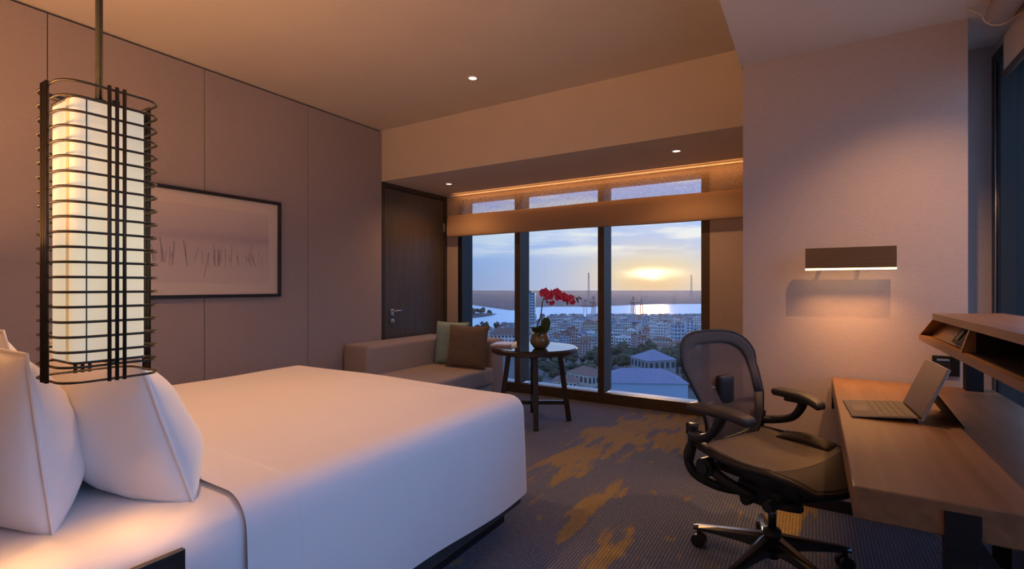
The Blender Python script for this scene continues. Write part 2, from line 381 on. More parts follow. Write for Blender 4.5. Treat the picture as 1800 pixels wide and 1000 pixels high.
# ------------------------------------------------------------------ mesh helpers
class MB:
    """collects geometry of ONE object in a bmesh"""
    def __init__(self): self.bm = bmesh.new(); self.smooth = False
    def box(self, lo, hi, bevel=0.0, seg=2, M=None):
        c = [(a + b) / 2 for a, b in zip(lo, hi)]; d = [abs(b - a) for a, b in zip(lo, hi)]
        r = bmesh.ops.create_cube(self.bm, size=1.0, matrix=Matrix.Translation(c) @ Matrix.Diagonal((*d, 1)))
        vs = r['verts']
        if bevel > 0:
            es = list({e for v in vs for e in v.link_edges})
            o = bmesh.ops.bevel(self.bm, geom=es, offset=min(bevel, min(d) * 0.49), segments=seg, profile=0.5, affect='EDGES')
            vs = list({v for f in o['faces'] for v in f.verts} | {v for v in vs if v.is_valid})
        if M is not None: bmesh.ops.transform(self.bm, matrix=M, verts=vs)
        return self
    def bar(self, a, b, w, h=None, bevel=0.0, up=(0, 0, 1)):
        """rectangular bar from a to b"""
        a, b = Vector(a), Vector(b); d = b - a; L = d.length; h = h or w
        z = d.normalized(); u = Vector(up)
        if abs(z.dot(u)) > 0.98: u = Vector((1, 0, 0))
        x = u.cross(z).normalized(); y = z.cross(x)
        M = Matrix(((x.x, y.x, z.x, a.x), (x.y, y.y, z.y, a.y), (x.z, y.z, z.z, a.z), (0, 0, 0, 1)))
        return self.box((-w / 2, -h / 2, 0), (w / 2, h / 2, L), bevel, M=M)
    def cyl(self, a, b, r1, r2=None, n=16, caps=True):
        a, b = Vector(a), Vector(b); r2 = r1 if r2 is None else r2
        return self.tube([a, b], [r1, r2], n, caps)
    def tube(self, pts, rad, n=8, caps=True, closed=False, flat=1.0):
        pts = [Vector(p) for p in pts]; N = len(pts)
        rad = rad if isinstance(rad, (list, tuple)) else [rad] * N
        rings = []; up = None
        for i, p in enumerate(pts):
            t = (pts[(i + 1) % N] - pts[i - 1]) if closed else (pts[min(i + 1, N - 1)] - pts[max(i - 1, 0)])
            t.normalize()
            if up is None:
                up = Vector((0, 0, 1)) if abs(t.z) < 0.9 else Vector((1, 0, 0))
            x = (up - t * up.dot(t))
            if x.length < 1e-4: x = t.orthogonal()
            x.normalize(); y = t.cross(x); up = x
            rings.append([self.bm.verts.new(p + (x * math.cos(2 * PI * k / n) * flat + y * math.sin(2 * PI * k / n)) * rad[i]) for k in range(n)])
        M = N if closed else N - 1
        for i in range(M):
            A, B = rings[i], rings[(i + 1) % N]
            for k in range(n): self.bm.faces.new((A[k], A[(k + 1) % n], B[(k + 1) % n], B[k]))
        if caps and not closed:
            self.bm.faces.new(list(reversed(rings[0]))); self.bm.faces.new(rings[-1])
        self.smooth = True
        return self
    def lathe(self, prof, n=24, center=(0, 0, 0), cap=True):
        c = Vector(center)
        rings = [[self.bm.verts.new(c + Vector((r * math.cos(2 * PI * k / n), r * math.sin(2 * PI * k / n), z))) for k in range(n)] for r, z in prof]
        for A, B in zip(rings, rings[1:]):
            for k in range(n): self.bm.faces.new((A[k], A[(k + 1) % n], B[(k + 1) % n], B[k]))
        if cap:
            self.bm.faces.new(list(reversed(rings[0]))); self.bm.faces.new(rings[-1])
        self.smooth = True
        return self
    def grid(self, fn, nu, nv, both=False):
        vs = [[self.bm.verts.new(fn(i / nu, j / nv)) for j in range(nv + 1)] for i in range(nu + 1)]
        for i in range(nu):
            for j in range(nv): self.bm.faces.new((vs[i][j], vs[i + 1][j], vs[i + 1][j + 1], vs[i][j + 1]))
        self.smooth = True
        return self
    def poly(self, pts, z0, z1):
        """prism with plan outline pts"""
        a = [self.bm.verts.new((x, y, z0)) for x, y in pts]; b = [self.bm.verts.new((x, y, z1)) for x, y in pts]
        self.bm.faces.new(list(reversed(a))); self.bm.faces.new(b); n = len(pts)
        for k in range(n): self.bm.faces.new((a[k], a[(k + 1) % n], b[(k + 1) % n], b[k]))
        return self
    def prism(self, loop, off):
        off = Vector(off)
        a = [self.bm.verts.new(p) for p in loop]; b = [self.bm.verts.new(Vector(p) + off) for p in loop]
        self.bm.faces.new(list(reversed(a))); self.bm.faces.new(b); n = len(loop)
        for k in range(n): self.bm.faces.new((a[k], a[(k + 1) % n], b[(k + 1) % n], b[k]))
        return self
    def ico(self, c, r, sub=2, scale=(1, 1, 1), wob=0.0, seed=0):
        o = bmesh.ops.create_icosphere(self.bm, subdivisions=sub, radius=1.0)
        for v in o['verts']:
            k = 1 + wob * noise.noise(v.co * 2.0 + Vector((seed, seed * 1.7, 0)))
            v.co = Vector(c) + Vector((v.co.x * scale[0], v.co.y * scale[1], v.co.z * scale[2])) * r * k
        self.smooth = True
        return self
    def rounded(self, lo, hi, r, n=(20, 20, 8), fn=None, open_y0=False, open_bottom=False):
        """dense rounded box; fn displaces each point"""
        lo, hi = Vector(lo), Vector(hi)
        def add_face(ax, side):
            o = [i for i in range(3) if i != ax]
            nu, nv = n[o[0]], n[o[1]]
            vs = []
            for i in range(nu + 1):
                row = []
                for j in range(nv + 1):
                    p = Vector((0, 0, 0)); p[ax] = side; p[o[0]] = ease(i / nu, r / (hi[o[0]] - lo[o[0]])); p[o[1]] = ease(j / nv, r / (hi[o[1]] - lo[o[1]]))
                    row.append(self.bm.verts.new([lo[k] + (hi[k] - lo[k]) * p[k] for k in range(3)]))
                vs.append(row)
            flip = (side == 1) == (ax in (0, 2))
            for i in range(nu):
                for j in range(nv):
                    f = (vs[i][j], vs[i + 1][j], vs[i + 1][j + 1], vs[i][j + 1])
                    self.bm.faces.new(f if flip else tuple(reversed(f)))
        def ease(t, e):
            # half of the divisions near the two ends so the rounding is smooth
            return t
        for ax in range(3):
            for side in (0, 1):
                if ax == 1 and side == 0 and open_y0: continue
                if ax == 2 and side == 0 and open_bottom: continue
                add_face(ax, side)
        bmesh.ops.remove_doubles(self.bm, verts=self.bm.verts[:], dist=1e-5)
        il, ih = lo + Vector((r, r, r)), hi - Vector((r, r, r))
        if open_y0: il.y = lo.y
        if open_bottom: il.z = lo.z
        for v in self.bm.verts:
            p = v.co.copy(); q = Vector([min(max(p[k], il[k]), ih[k]) for k in range(3)])
            d = p - q
            if d.length > 1e-9: v.co = q + d.normalized() * r
            if fn: v.co = fn(v.co.copy())
        self.smooth = True
        return self
    def build(self, name, m, parent=None, local=False, smooth=None, sub=0, mods=None, angle=None):
        me = bpy.data.meshes.new(name)
        bmesh.ops.recalc_face_normals(self.bm, faces=self.bm.faces[:])
        if parent is not None and not local:
            self.bm.transform(world_of(parent).inverted())
        self.bm.to_mesh(me); self.bm.free()
        me.materials.append(m)
        if (self.smooth if smooth is None else smooth):
            for p in me.polygons: p.use_smooth = True
            if angle is not None:
                me.set_sharp_from_angle(angle=R(angle))
        o = bpy.data.objects.new(name, me); COL.objects.link(o)
        if parent is not None: o.parent = parent
        if sub:
            md = o.modifiers.new('subdivision', 'SUBSURF'); md.levels = sub; md.render_levels = sub
        return o

def world_of(o):
    M = o.matrix_basis.copy(); p = o.parent
    while p is not None: M = p.matrix_basis @ M; p = p.parent
    return M

def tag(o, label, cat, group=None, kind=None):
    if label: o['label'] = label
    if cat: o['category'] = cat
    if group: o['group'] = group
    if kind: o['kind'] = kind
    return o

def thing(name, label, cat, loc=(0, 0, 0), rz=0.0, group=None):
    o = bpy.data.objects.new(name, None); COL.objects.link(o)
    o.location = loc; o.rotation_euler = (0, 0, rz); o.empty_display_size = 0.1
    return tag(o, label, cat, group)

def struct(o, label=None):
    o['kind'] = 'structure'
    if label: o['label'] = label
    return o

def shell(name):
    o = bpy.data.objects.new(name, None); COL.objects.link(o); o['kind'] = 'structure'; return o

def copy_tree(o, parent=None):
    c = o.copy(); COL.objects.link(c)
    if parent is not None: c.parent = parent
    for ch in list(o.children): copy_tree(ch, c)
    return c

# ================================================================== ROOM SHELL
XL, YB, YW, XR = -3.87, -0.15, 4.80, 0.82
ZC, ZL, ZS = 2.83, 2.48, 2.30
YBH, YP = 3.72, 3.15

fl = MB().box((XL - 0.2, YB - 0.2, -0.12), (XR + 0.25, YW + 0.30, 0.0)).build('floor', CARPET); struct(fl, 'grey blue ribbed carpet floor with ochre brushed patches')
struct(MB().box((XL - 0.2, YB - 0.2, ZC), (-0.30, YBH + 0.05, ZC + 0.12)).build('ceiling', PAINT), 'main plaster ceiling over the bed')
struct(MB().box((-0.36, YB - 0.2, ZL), (XR + 0.25, 3.62, ZC + 0.12)).build('ceiling_lower', PAINT), 'lower plaster ceiling over the desk')
struct(MB().box((XL - 0.2, YBH, ZS), (-0.30, YW + 0.30, ZC + 0.12)).build('ceiling_beam', BEAM), 'deep plaster beam above the window bay')
struct(MB().box((XL - 0.2, YB - 0.2, 0), (XR + 0.25, YB, ZC)).build('wall_back', WALLP), 'wall behind the bed head')

# left wall: backing plus individual panels with recessed joints
wl = MB().box((XL - 0.2, YB, 0), (XL - 0.012, YBH - 0.004, ZC - 0.012)).build('wall_left', DARKGAP); struct(wl, 'wall of tall mauve grey panels beside the bed')
edges = [-0.15, 0.185, 1.067, 1.95, 2.832, YBH]
for a, b in zip(edges, edges[1:]):
    p = MB().box((XL - 0.012, a + 0.0025, 0.10), (XL, b - 0.0025, ZC - 0.016), 0.001, 1).build('wall_panel', PANEL, wl)
struct(MB().box((XL - 0.012, YB, 0), (XL + 0.008, YBH, 0.095)).build('baseboard_left', SKIRT))

# door in the left wall, beyond the panels
dr = shell('door_1'); dr['label'] = 'dark veneer connecting door behind the sofa'
MB().box((XL - 0.2, YBH, 0), (XL - 0.06, YW, ZS)).build('door_backing', DARKGAP, dr)
for lo, hi in (((XL - 0.06, YBH, 0), (XL + 0.004, YBH + 0.045, ZS)), ((XL - 0.06, YW - 0.05, 0), (XL + 0.004, YW, ZS)), ((XL - 0.06, YBH + 0.045, ZS - 0.05), (XL + 0.004, YW - 0.05, ZS))):
    MB().box(lo, hi, 0.002, 1).build('door_frame', DOORF, dr)
MB().box((XL - 0.055, YBH + 0.05, 0.008), (XL - 0.008, YW - 0.055, ZS - 0.055), 0.002, 1).build('door_leaf', DOORW, dr)
hb = MB().box((XL - 0.008, 3.845, 0.885), (XL + 0.004, 3.89, 0.955), 0.003)
hb.cyl((XL, 3.868, 0.935), (XL + 0.045, 3.868, 0.935), 0.010, n=12).cyl((XL + 0.045, 3.860, 0.935), (XL + 0.045, 4.00, 0.937), 0.0105, n=12)
hb.build('door_handle', STEEL, dr)
MB().box((XL - 0.008, 3.845, 0.80), (XL + 0.006, 3.89, 0.85), 0.003).cyl((XL, 3.868, 0.825), (XL + 0.028, 3.868, 0.825), 0.012, n=14).build('door_lock', STEEL, dr)
for z in (0.25, 1.92):
    MB().box((XL - 0.01, YW - 0.062, z - 0.05), (XL + 0.008, YW - 0.048, z + 0.05), 0.002, 1).build('door_hinge', STEEL, dr)

# window wall
struct(MB().box((XL, YW, 0), (-3.70, YW + 0.30, ZS)).build('wall_front_left', WALLP), 'narrow wall strip left of the big window')
struct(MB().box((-0.81, YW, 0), (-0.30, YW + 0.30, ZS)).build('wall_front_right', WALLP), 'wall strip right of the big window')
struct(MB().box((-3.70, YW, 2.25), (-0.81, YW + 0.30, ZS)).build('wall_front_head', WALLP), 'wall head above the big window')
# pier to the right of the window bay
struct(MB().box((-0.35, YP, 0), (0.63, YW + 0.30, ZC)).build('wall_right_pier', WALLP), 'broad pier behind the desk')
struct(MB().box((0.60, 3.58, 0), (XR + 0.02, YW + 0.30, ZC)).build('wall_right_return', WALLP), 'narrow wall strip beside the right hand window')
struct(MB().box((-0.35, YP - 0.012, 0), (0.63, YP, 0.062)).build('baseboard_pier', SKIRT))
struct(MB().box((-0.362, YP - 0.012, 0), (-0.35, YW, 0.062)).build('baseboard_bay', SKIRT))
# right wall around the side window
struct(MB().box((XR, YB, 0), (XR + 0.25, 3.58, 0.25)).build('wall_right_low', WALLP), 'low wall under the right hand window')
struct(MB().box((XR, YB, 2.42), (XR + 0.25, 3.58, ZL)).build('wall_right_head', WALLP), 'wall above the right hand window')

# main window
w1 = shell('window_1'); w1['label'] = 'three pane floor to ceiling window with bronze mullions'
YF, YG = YW + 0.0, YW + 0.17
MB().box((-3.70, YF, 0.0), (-3.638, YG + 0.05, 2.25), 0.003, 1).build('window_frame', BLACKF, w1)
MB().box((-0.885, YF, 0.0), (-0.81, YG + 0.05, 2.25), 0.003, 1).build('window_frame', BRONZE, w1)
for x0, x1 in ((-2.895, -2.825), (-1.895, -1.828)):
    MB().box((x0, YF, 0.105), (x1, YG + 0.05, 2.25), 0.003, 1).build('window_mullion', BRONZE, w1)
MB().box((-3.638, YF, 0.0), (-0.885, YG + 0.05, 0.065), 0.003, 1).box((-3.638, YF - 0.0, 0.065), (-0.885, YF + 0.05, 0.108), 0.003, 1).build('window_rail', BRONZE, w1)
MB().box((-3.638, YF + 0.05, 0.065), (-0.885, YG + 0.12, 0.085)).build('window_sill', SILL, w1)
for x0, x1 in ((-3.638, -2.895), (-2.825, -1.895), (-1.828, -0.885)):
    MB().box((x0, YG, 0.085), (x1, YG + 0.006, 2.25)).build('window_pane', GLASS1, w1)

# side window
w2 = shell('window_2'); w2['label'] = 'tall side window behind the desk hutch'
for y0, y1 in ((3.44, 3.58), (2.05, 2.11), (0.95, 1.01), (-0.15, -0.10)):
    MB().box((XR - 0.01, y0, 0.25), (XR + 0.10, y1, 2.42), 0.003, 1).build('window_frame', BLACKF, w2)
MB().box((XR - 0.01, -0.10, 0.25), (XR + 0.10, 3.44, 0.31), 0.003, 1).build('window_rail', BLACKF, w2)
MB().box((XR - 0.01, -0.10, 2.36), (XR + 0.10, 3.44, 2.42), 0.003, 1).build('window_rail', BLACKF, w2)
MB().cyl((XR - 0.014, 3.49, 0.31), (XR - 0.014, 3.49, 2.36), 0.004, n=8).build('frame_reflection_line', STEEL, w2)  # pale rod modelled in place of the reflection line along the frame
for y0, y1, gm in ((-0.10, 0.95, GLASS2), (1.01, 2.05, GLASS2), (2.11, 3.44, GLASS3)):
    MB().box((XR + 0.05, y0, 0.31), (XR + 0.056, y1, 2.36)).build('window_pane', gm, w2)

# ================================================================== BLINDS
bl = thing('roman_blind', 'half raised sheer beige roman blind across the top of the big window', 'blind', (-2.14, 4.73, 2.30))
x0, x1 = -3.77, -0.36
def sheer(u, v):
    x = x0 + (x1 - x0) * u; z = 2.295 - (2.295 - 2.03) * v
    return Vector((x, 4.745 + 0.004 * math.sin(x * 6) - 0.010 * v, z))
MB().grid(sheer, 40, 6).build('sheer_panel', SHEER, bl)
def fold(k):
    zt, zb, yo = 2.05 - 0.012 * k, 1.835 - 0.022 * k, 4.712 - 0.012 * k
    def f(u, v):
        x = x0 + (x1 - x0) * u
        a = v * 2 * PI
        z = (zt + zb) / 2 + (zt - zb) / 2 * math.cos(a) + 0.003 * math.sin(x * 3 + k)
        return Vector((x, yo - (0.012 + 0.014 * (0.5 - 0.5 * math.cos(a))) * math.sin(a) + 0.003 * math.sin(x * 5 + k), z))
    return f
for k in range(3):
    MB().grid(fold(k), 40, 16).build('blind_fold', FOLD, bl)
MB().box((x0, 4.735, 2.285), (x1, 4.765, 2.299)).build('head_rail', TRIMW, bl)
bs = bpy.data.lights.new('added_blind_wash', 'AREA'); bs.shape = 'RECTANGLE'; bs.size = 3.2; bs.size_y = 0.02; bs.energy = 3.0; bs.color = (1.0, 0.42, 0.13)  # unseen area light added to brighten the head of the blind
bso = bpy.data.objects.new('added_blind_wash', bs); COL.objects.link(bso); bso.location = (-2.07, 4.65, 2.292); bso.rotation_euler = (R(50), 0, 0)

rb = thing('roller_blind', 'raised roller blind over the side window, rolled fabric and bead chain at ceiling', 'blind', (0.70, 1.6, 2.40))
MB().cyl((0.712, -0.08, 2.424), (0.712, 3.00, 2.424), 0.052, n=24).build('rolled_fabric', ROLLM, rb)
MB().box((0.794, -0.08, 2.25), (0.798, 3.32, 2.42)).build('fabric_drop', ROLLM, rb)
MB().box((0.788, -0.08, 2.215), (0.802, 3.32, 2.25), 0.004).build('bottom_bar', BRONZE, rb)
MB().box((0.67, 3.002, 2.385), (0.80, 3.012, 2.479), 0.003).build('bracket', ROLLM, rb)
chain = [Vector((0.712 - 0.058 * math.cos(t * PI) , 3.018, 2.425 - 0.058 * math.sin(t * PI))) for t in [i / 12 for i in range(13)]]
chain = [Vector((0.60, 3.018, 2.472))] + chain
MB().tube(chain, 0.004, 6).build('bead_chain', CHAINM, rb)

# ================================================================== DOWNLIGHTS
def downlight(x, y, z, label, energy, angle=110, target=None, size=0.025):
    d = thing('downlight', label, 'downlight', (x, y, z), group='recessed ceiling downlights')
    MB().lathe([(0.030, -0.001), (0.032, -0.006), (0.040, -0.006), (0.043, 0.0)], 24, cap=False).build('trim_ring', TRIMW, d, local=True)
    MB().lathe([(0.0001, -0.002), (0.031, -0.002)], 24, cap=False).build('lens', LENS, d, local=True)
    lamp_light('downlight_beam', 'SPOT', (x, y, z - 0.02), energy, size=size, angle=angle, blend=1.0, target=target or (x, y, 0))
downlight(-2.277, 3.143, ZC, 'small round recessed downlight in the main ceiling near the beam', E_CEIL, 90)
downlight(-0.951, 4.124, ZS, 'small round downlight in the beam soffit above the right hand pane', E_SOFFIT, 150)
downlight(-3.344, 4.181, ZS, 'small round downlight in the beam soffit in front of the door', E_SOFFIT, 150)
downlight(-2.277, 1.25, ZC, 'added unseen recessed downlight in the main ceiling over the bed, above the frame', E_BED, 115)  # unseen fixture, added to brighten the bed
downlight(0.42, 2.43, ZL, 'added unseen recessed downlight in the lower ceiling over the desk', E_DESK, 100, target=(0.45, 2.95, 0), size=0.012)  # unseen fixture, added to light the desk and pier

# ================================================================== BED
bed = thing('bed', 'king size bed with charcoal fabric base and black plinth', 'bed', (-2.175, 1.15, 0))
MB().box((-3.00, 0.14, 0.0), (-1.345, 2.13, 0.10)).build('plinth', PLINTH, bed)
MB().box((-3.09, 0.14, 0.10), (-1.262, 2.165, 0.30), 0.012).build('base', BEDBASE, bed)
MB().rounded((-3.094, 0.15, 0.30), (-1.255, 2.13, 0.644), 0.075, (30, 30, 8)).build('mattress', DUVET, bed)
MB().box((-3.55, -0.148, 0.0), (-0.75, -0.02, 1.15), 0.02, 3).build('headboard', HEADB, bed)
hl = bpy.data.lights.new('added_headboard_fill', 'AREA'); hl.shape = 'RECTANGLE'; hl.size = 2.7; hl.size_y = 0.012; hl.energy = E_HEAD; hl.color = WARM  # unseen strip added as warm fill for beam and ceiling
ho = bpy.data.objects.new('added_headboard_fill', hl); COL.objects.link(ho); ho.location = (-2.15, -0.07, 1.218)
ho.rotation_euler = (R(90 + 56), 0, 0)
MB().box((-3.50, -0.10, 1.15), (-0.80, -0.05, 1.165)).build('light_strip', LEDM, bed)  # glowing mesh added to go with the unseen fill light
MB().box((-3.55, -0.044, 1.14), (-0.75, -0.034, 1.2255)).build('added_fill_baffle', HEADB, bed)  # added to block the fill strip from reflecting in the panes
def duvet_fn(p):
    n1 = noise.noise(Vector((p.x * 1.6, p.y * 1.6, p.z * 1.5)))
    side = max(0.0, min(1.0, (0.60 - p.z) / 0.40))
    q = p.copy()
    cx = p.x + 2.175
    if abs(cx) > 0.80: q.x += math.copysign(0.020 * side + side * 0.008 * math.sin(p.y * 7 + 1.0), cx)
    if p.y > 2.0: q.y += 0.012 * side + side * 0.010 * math.sin(p.x * 6)
    if p.z > 0.5: q.z += 0.010 * n1 + 0.014 * math.exp(-((cx) / 0.55) ** 2) * (1 if p.y < 2.0 else 0.3)
    if side > 0.9: q.z += 0.012 * math.sin(p.y * 4.2 + p.x * 3) + 0.010 * n1
    return q
dv = MB().rounded((-3.105, 0.74, 0.175), (-1.243, 2.212, 0.655), 0.085, (64, 56, 26), duvet_fn, True, True).build('duvet', DUVET)
tag(dv, 'smooth white duvet spread over the bed, hanging down its side', 'duvet')
sf = dv
def fold_fn(p):
    q = duvet_fn(p); q.y += 0.02 * noise.noise(Vector((p.x * 2, 0, 3.3))) if p.y > 0.9 else 0.0
    return q
MB().rounded((-3.107, 0.728, 0.173), (-1.241, 0.96, 0.6575), 0.088, (64, 10, 26), fold_fn, True, True).build('folded_edge', DUVET, dv)

def pillow(label, w, h, t, loc, lean, rz=0.0, seed=0.0, flange=0.035):
    p = thing('pillow', label, 'pillow', loc, rz, 'white pillows at the bed head')
    def surf(sgn):
        def f(u, v):
            a, b = u * 2 - 1, v * 2 - 1
            # pinched outline: corners poke out, sides draw in
            ex = 1 - 0.03 * (1 - b * b) * a * a; ey = 1 - 0.04 * (1 - a * a) * b * b
            prof = max(0.0, (1 - abs(a) ** 3.4)) ** 0.75 * max(0.0, (1 - abs(b) ** 2.8)) ** 0.72
            sag = 0.88 - 0.36 * b          # fuller towards the bottom
            x, z = a * w / 2 * ex, b * h / 2 * ey
            n = noise.noise(Vector((x * 5 + seed, z * 5, sgn * 2.0 + seed)))
            y = sgn * t / 2 * prof * sag + (0.022 * n + 0.010 * noise.noise(Vector((x * 16 + seed, z * 7, sgn)))) * prof
            rad = Vector((a * w / 2, b * h / 2))
            crease = 0.008 * math.sin(14 * math.atan2(b, a) + seed) * max(0, max(abs(a), abs(b)) - 0.55) * (1 - max(abs(a), abs(b)) ** 6)
            return Vector((x, y + sgn * crease, z))
        return f
    mb = MB().grid(surf(1), 36, 28).grid(surf(-1), 36, 28)
    bmesh.ops.remove_doubles(mb.bm, verts=mb.bm.verts[:], dist=1e-4)
    M = Matrix.Translation((0, 0, h / 2 - 0.006)) @ Matrix.Identity(4)
    L = Matrix.Rotation(lean, 4, 'X')
    mb.bm.transform(L @ M)
    pco = mb.build('pillowcase', LINEN, p, local=True)
    rim = [Vector(surf(1)(*uv)) for uv in [(i / 16, 0) for i in range(16)] + [(1, i / 16) for i in range(16)] + [(1 - i / 16, 1) for i in range(16)] + [(0, 1 - i / 16) for i in range(16)]]
    hm = MB().tube(rim, 0.0035, 6, closed=True, flat=1.6); hm.bm.transform(L @ M)
    hm.build('hem', LINEN, pco, local=True)
    return p
pillow('white pillow nearest the lamp, second from the head, facing the window', 0.74, 0.42, 0.27, (-1.735, 0.685, 0.63), R(17), R(-3), 1.0)
pillow('white pillow tucked behind another at the head, cut by the left frame edge', 0.74, 0.43, 0.27, (-1.82, 0.430, 0.63), R(6), R(-3), 4.0)
pillow('lamp lit white pillow at the far side of the bed head', 0.74, 0.44, 0.24, (-2.62, 0.575, 0.63), R(12), R(4), 8.0)

# nightstand, only its raised rim reaches into the picture
ns_ = thing('nightstand', 'black nightstand with raised rim between bed and camera', 'nightstand', (-1.02, 0.33, 0))
MB().box((-1.222, 0.02, 0.08), (-0.80, 0.555, 0.565), 0.004).build('body', NIGHT, ns_)
MB().box((-1.238, 0.02, 0.08), (-1.222, 0.575, 0.602), 0.002).build('raised_rim', NIGHT, ns_)
MB().box((-1.20, 0.06, 0.0), (-0.83, 0.52, 0.08)).build('foot', PLINTH, ns_)
MB().box((-0.80, 0.05, 0.33), (-0.788, 0.53, 0.55), 0.002).build('drawer', NIGHT, ns_)

# ================================================================== PENDANT LAMPS
LX, LY, LZ0, LZ1 = -1.237, 0.420, 1.022, 1.579
lp = thing('pendant_lamp', 'wire cage pendant lamp with glowing white shade hanging before the pillows', 'lamp', (LX, LY, (LZ0 + LZ1) / 2))
HW = 0.0805
def ring_pts(hw, r, z, n=6):
    pts = []
    for cx, cy, a0 in ((hw - r, hw - r, 0), (-(hw - r), hw - r, 90), (-(hw - r), -(hw - r), 180), (hw - r, -(hw - r), 270)):
        for k in range(n + 1):
            a = R(a0 + 90 * k / n); pts.append((cx + r * math.cos(a), cy + r * math.sin(a), z))
    return pts
zh = (LZ1 - LZ0) / 2
NR = 21
for i in range(NR):
    z = -zh + 2 * zh * i / (NR - 1)
    MB().tube(ring_pts(HW, 0.036, z), 0.0025, 6, closed=True).build('cage_ring', IRON, lp, local=True)
post_proto = None
for sx_, sy_ in ((1, 0), (-1, 0), (0, 1), (0, -1)):
    for k in (-1, 0, 1):
        off = 0.0122 * k; x = sx_ * (HW + 0.003) + sy_ * 0 + (off if sx_ == 0 else 0); y = sy_ * (HW + 0.003) + (off if sy_ == 0 else 0)
        if post_proto is None:
            post_proto = MB().cyl((0, 0, -zh - 0.004), (0, 0, zh + 0.006), 0.0034, n=8).build('cage_post', IRON, lp, local=True)
            o = post_proto
        else:
            o = post_proto.copy(); COL.objects.link(o); o.parent = lp
        o.location = (x, y, 0)
SHW = 0.0585
MB().tube(ring_pts(SHW, 0.012, 0, 4), 0.001, 4, closed=True).bm.free()
sb = MB()
top, bot = zh - 0.022, -zh + 0.033
ro = ring_pts(SHW, 0.012, 0, 4)
def shade_wall(u, v):
    i = int(round(u * len(ro))) % len(ro); return Vector((ro[i][0], ro[i][1], bot + (top - bot) * v))
sb.grid(shade_wall, len(ro), 6); bmesh.ops.remove_doubles(sb.bm, verts=sb.bm.verts[:], dist=1e-6)
sb.build('lamp_shade', SHADE, lp, local=True)
for z in (top, bot):
    MB().tube([(x, y, z) for x, y, _ in ring_pts(SHW, 0.012, 0, 4)], 0.0025, 6, closed=True).build('shade_rim', IRON, lp, local=True)
seam = MB()
for sx_, sy_ in ((1, -1), (1, 1), (-1, -1), (-1, 1)):
    pass
seam.box((SHW - 0.004, -SHW + 0.018, bot), (SHW + 0.0012, -SHW + 0.0200, top)).build('shade_seam', IRON, lp, local=True)
MB().box((SHW - 0.034, -SHW - 0.0012, bot), (SHW - 0.022, -SHW + 0.001, top)).build('shade_seam', mat('tan_seam', (0.45, 0.30, 0.16), 0.8, emit=((0.8, 0.5, 0.22), 0.45)), lp, local=True)
MB().bar((-HW, 0, top), (HW, 0, top), 0.012, 0.006).bar((0, -HW, top + 0.004), (0, HW, top + 0.004), 0.012, 0.006).build('spider', IRON, lp, local=True)
MB().bar((-HW, 0, bot - 0.004), (HW, 0, bot - 0.004), 0.008, 0.004).build('lower_spider', IRON, lp, local=True)
MB().cyl((0, 0, top), (0, 0, ZC - (LZ0 + LZ1) / 2), 0.0062, n=12).cyl((0, 0, top), (0, 0, top + 0.02), 0.012, n=12).build('rod', RODM, lp, local=True)
MB().cyl((0, 0, ZC - (LZ0 + LZ1) / 2 - 0.025), (0, 0, ZC - (LZ0 + LZ1) / 2), 0.05, n=24).build('ceiling_rose', IRON, lp, local=True)
MB().ico((0, 0, 0.02), 0.028, 2, (1, 1, 1.3)).build('bulb', BULB, lp, local=True)
lamp_light('pendant_bulb', 'POINT', (LX, LY, LZ0 + 0.20), E_PEND, size=0.03)
lamp_light('pendant_bulb_top', 'POINT', (LX, LY, LZ1 - 0.20), E_PEND, size=0.03)
lp2 = copy_tree(lp); lp2.location = (-3.36, LY, lp.location.z)  # unseen second pendant, added to light the far pillows and wall
lp2['label'] = 'added matching wire cage pendant lamp at the far side of the bed, unseen'
lp['group'] = lp2['group'] = 'pendant lamps beside the bed'
lamp_light('pendant_bulb', 'POINT', (-3.36, LY, LZ0 + 0.20), E_PEND, size=0.03)
lamp_light('pendant_bulb_top', 'POINT', (-3.36, LY, LZ1 - 0.20), E_PEND, size=0.03)

# ================================================================== PICTURE
pc = thing('framed_picture', 'wide framed print of thin dark strokes in thin black frame', 'picture', (XL, 1.90, 1.51))
PY0, PY1, PZ0, PZ1 = 1.27, 2.551, 1.113, 1.905
fw = 0.024
for lo, hi in (((XL, PY0, PZ0), (XL + 0.035, PY1, PZ0 + fw)), ((XL, PY0, PZ1 - fw), (XL + 0.035, PY1, PZ1)), ((XL, PY0, PZ0 + fw), (XL + 0.035, PY0 + fw, PZ1 - fw)), ((XL, PY1 - fw, PZ0 + fw), (XL + 0.035, PY1, PZ1 - fw))):
    MB().box(lo, hi, 0.002, 1).build('frame_bar', BLACKF, pc)
MB().box((XL, PY0 + fw, PZ0 + fw), (XL + 0.014, PY1 - fw, PZ1 - fw)).build('mat_board', MATB, pc)
pr = MB().box((XL + 0.014, PY0 + 0.10, PZ0 + 0.115), (XL + 0.016, PY1 - 0.105, PZ1 - 0.115)).build('print', PRINT, pc)
mh = PRINT.node_tree
tcn = nn(mh, 'ShaderNodeTexCoord'); sp_ = nn(mh, 'ShaderNodeSeparateXYZ'); mh.links.new(tcn.outputs['Object'], sp_.inputs[0])
gz = math_(mh, 'MULTIPLY_ADD', sp_.outputs['Z'], 1.8, 0.5, clamp=True)
mh.links.new(ramp(mh, gz, [(0.1, (0.62, 0.51, 0.44)), (0.50, (0.59, 0.48, 0.43)), (0.60, (0.49, 0.39, 0.38)), (0.72, (0.58, 0.47, 0.42)), (0.95, (0.63, 0.52, 0.44))]), mh.nodes['Principled BSDF'].inputs['Base Color'])
rng = random.Random(3)
dk, pl_ = MB(), MB()
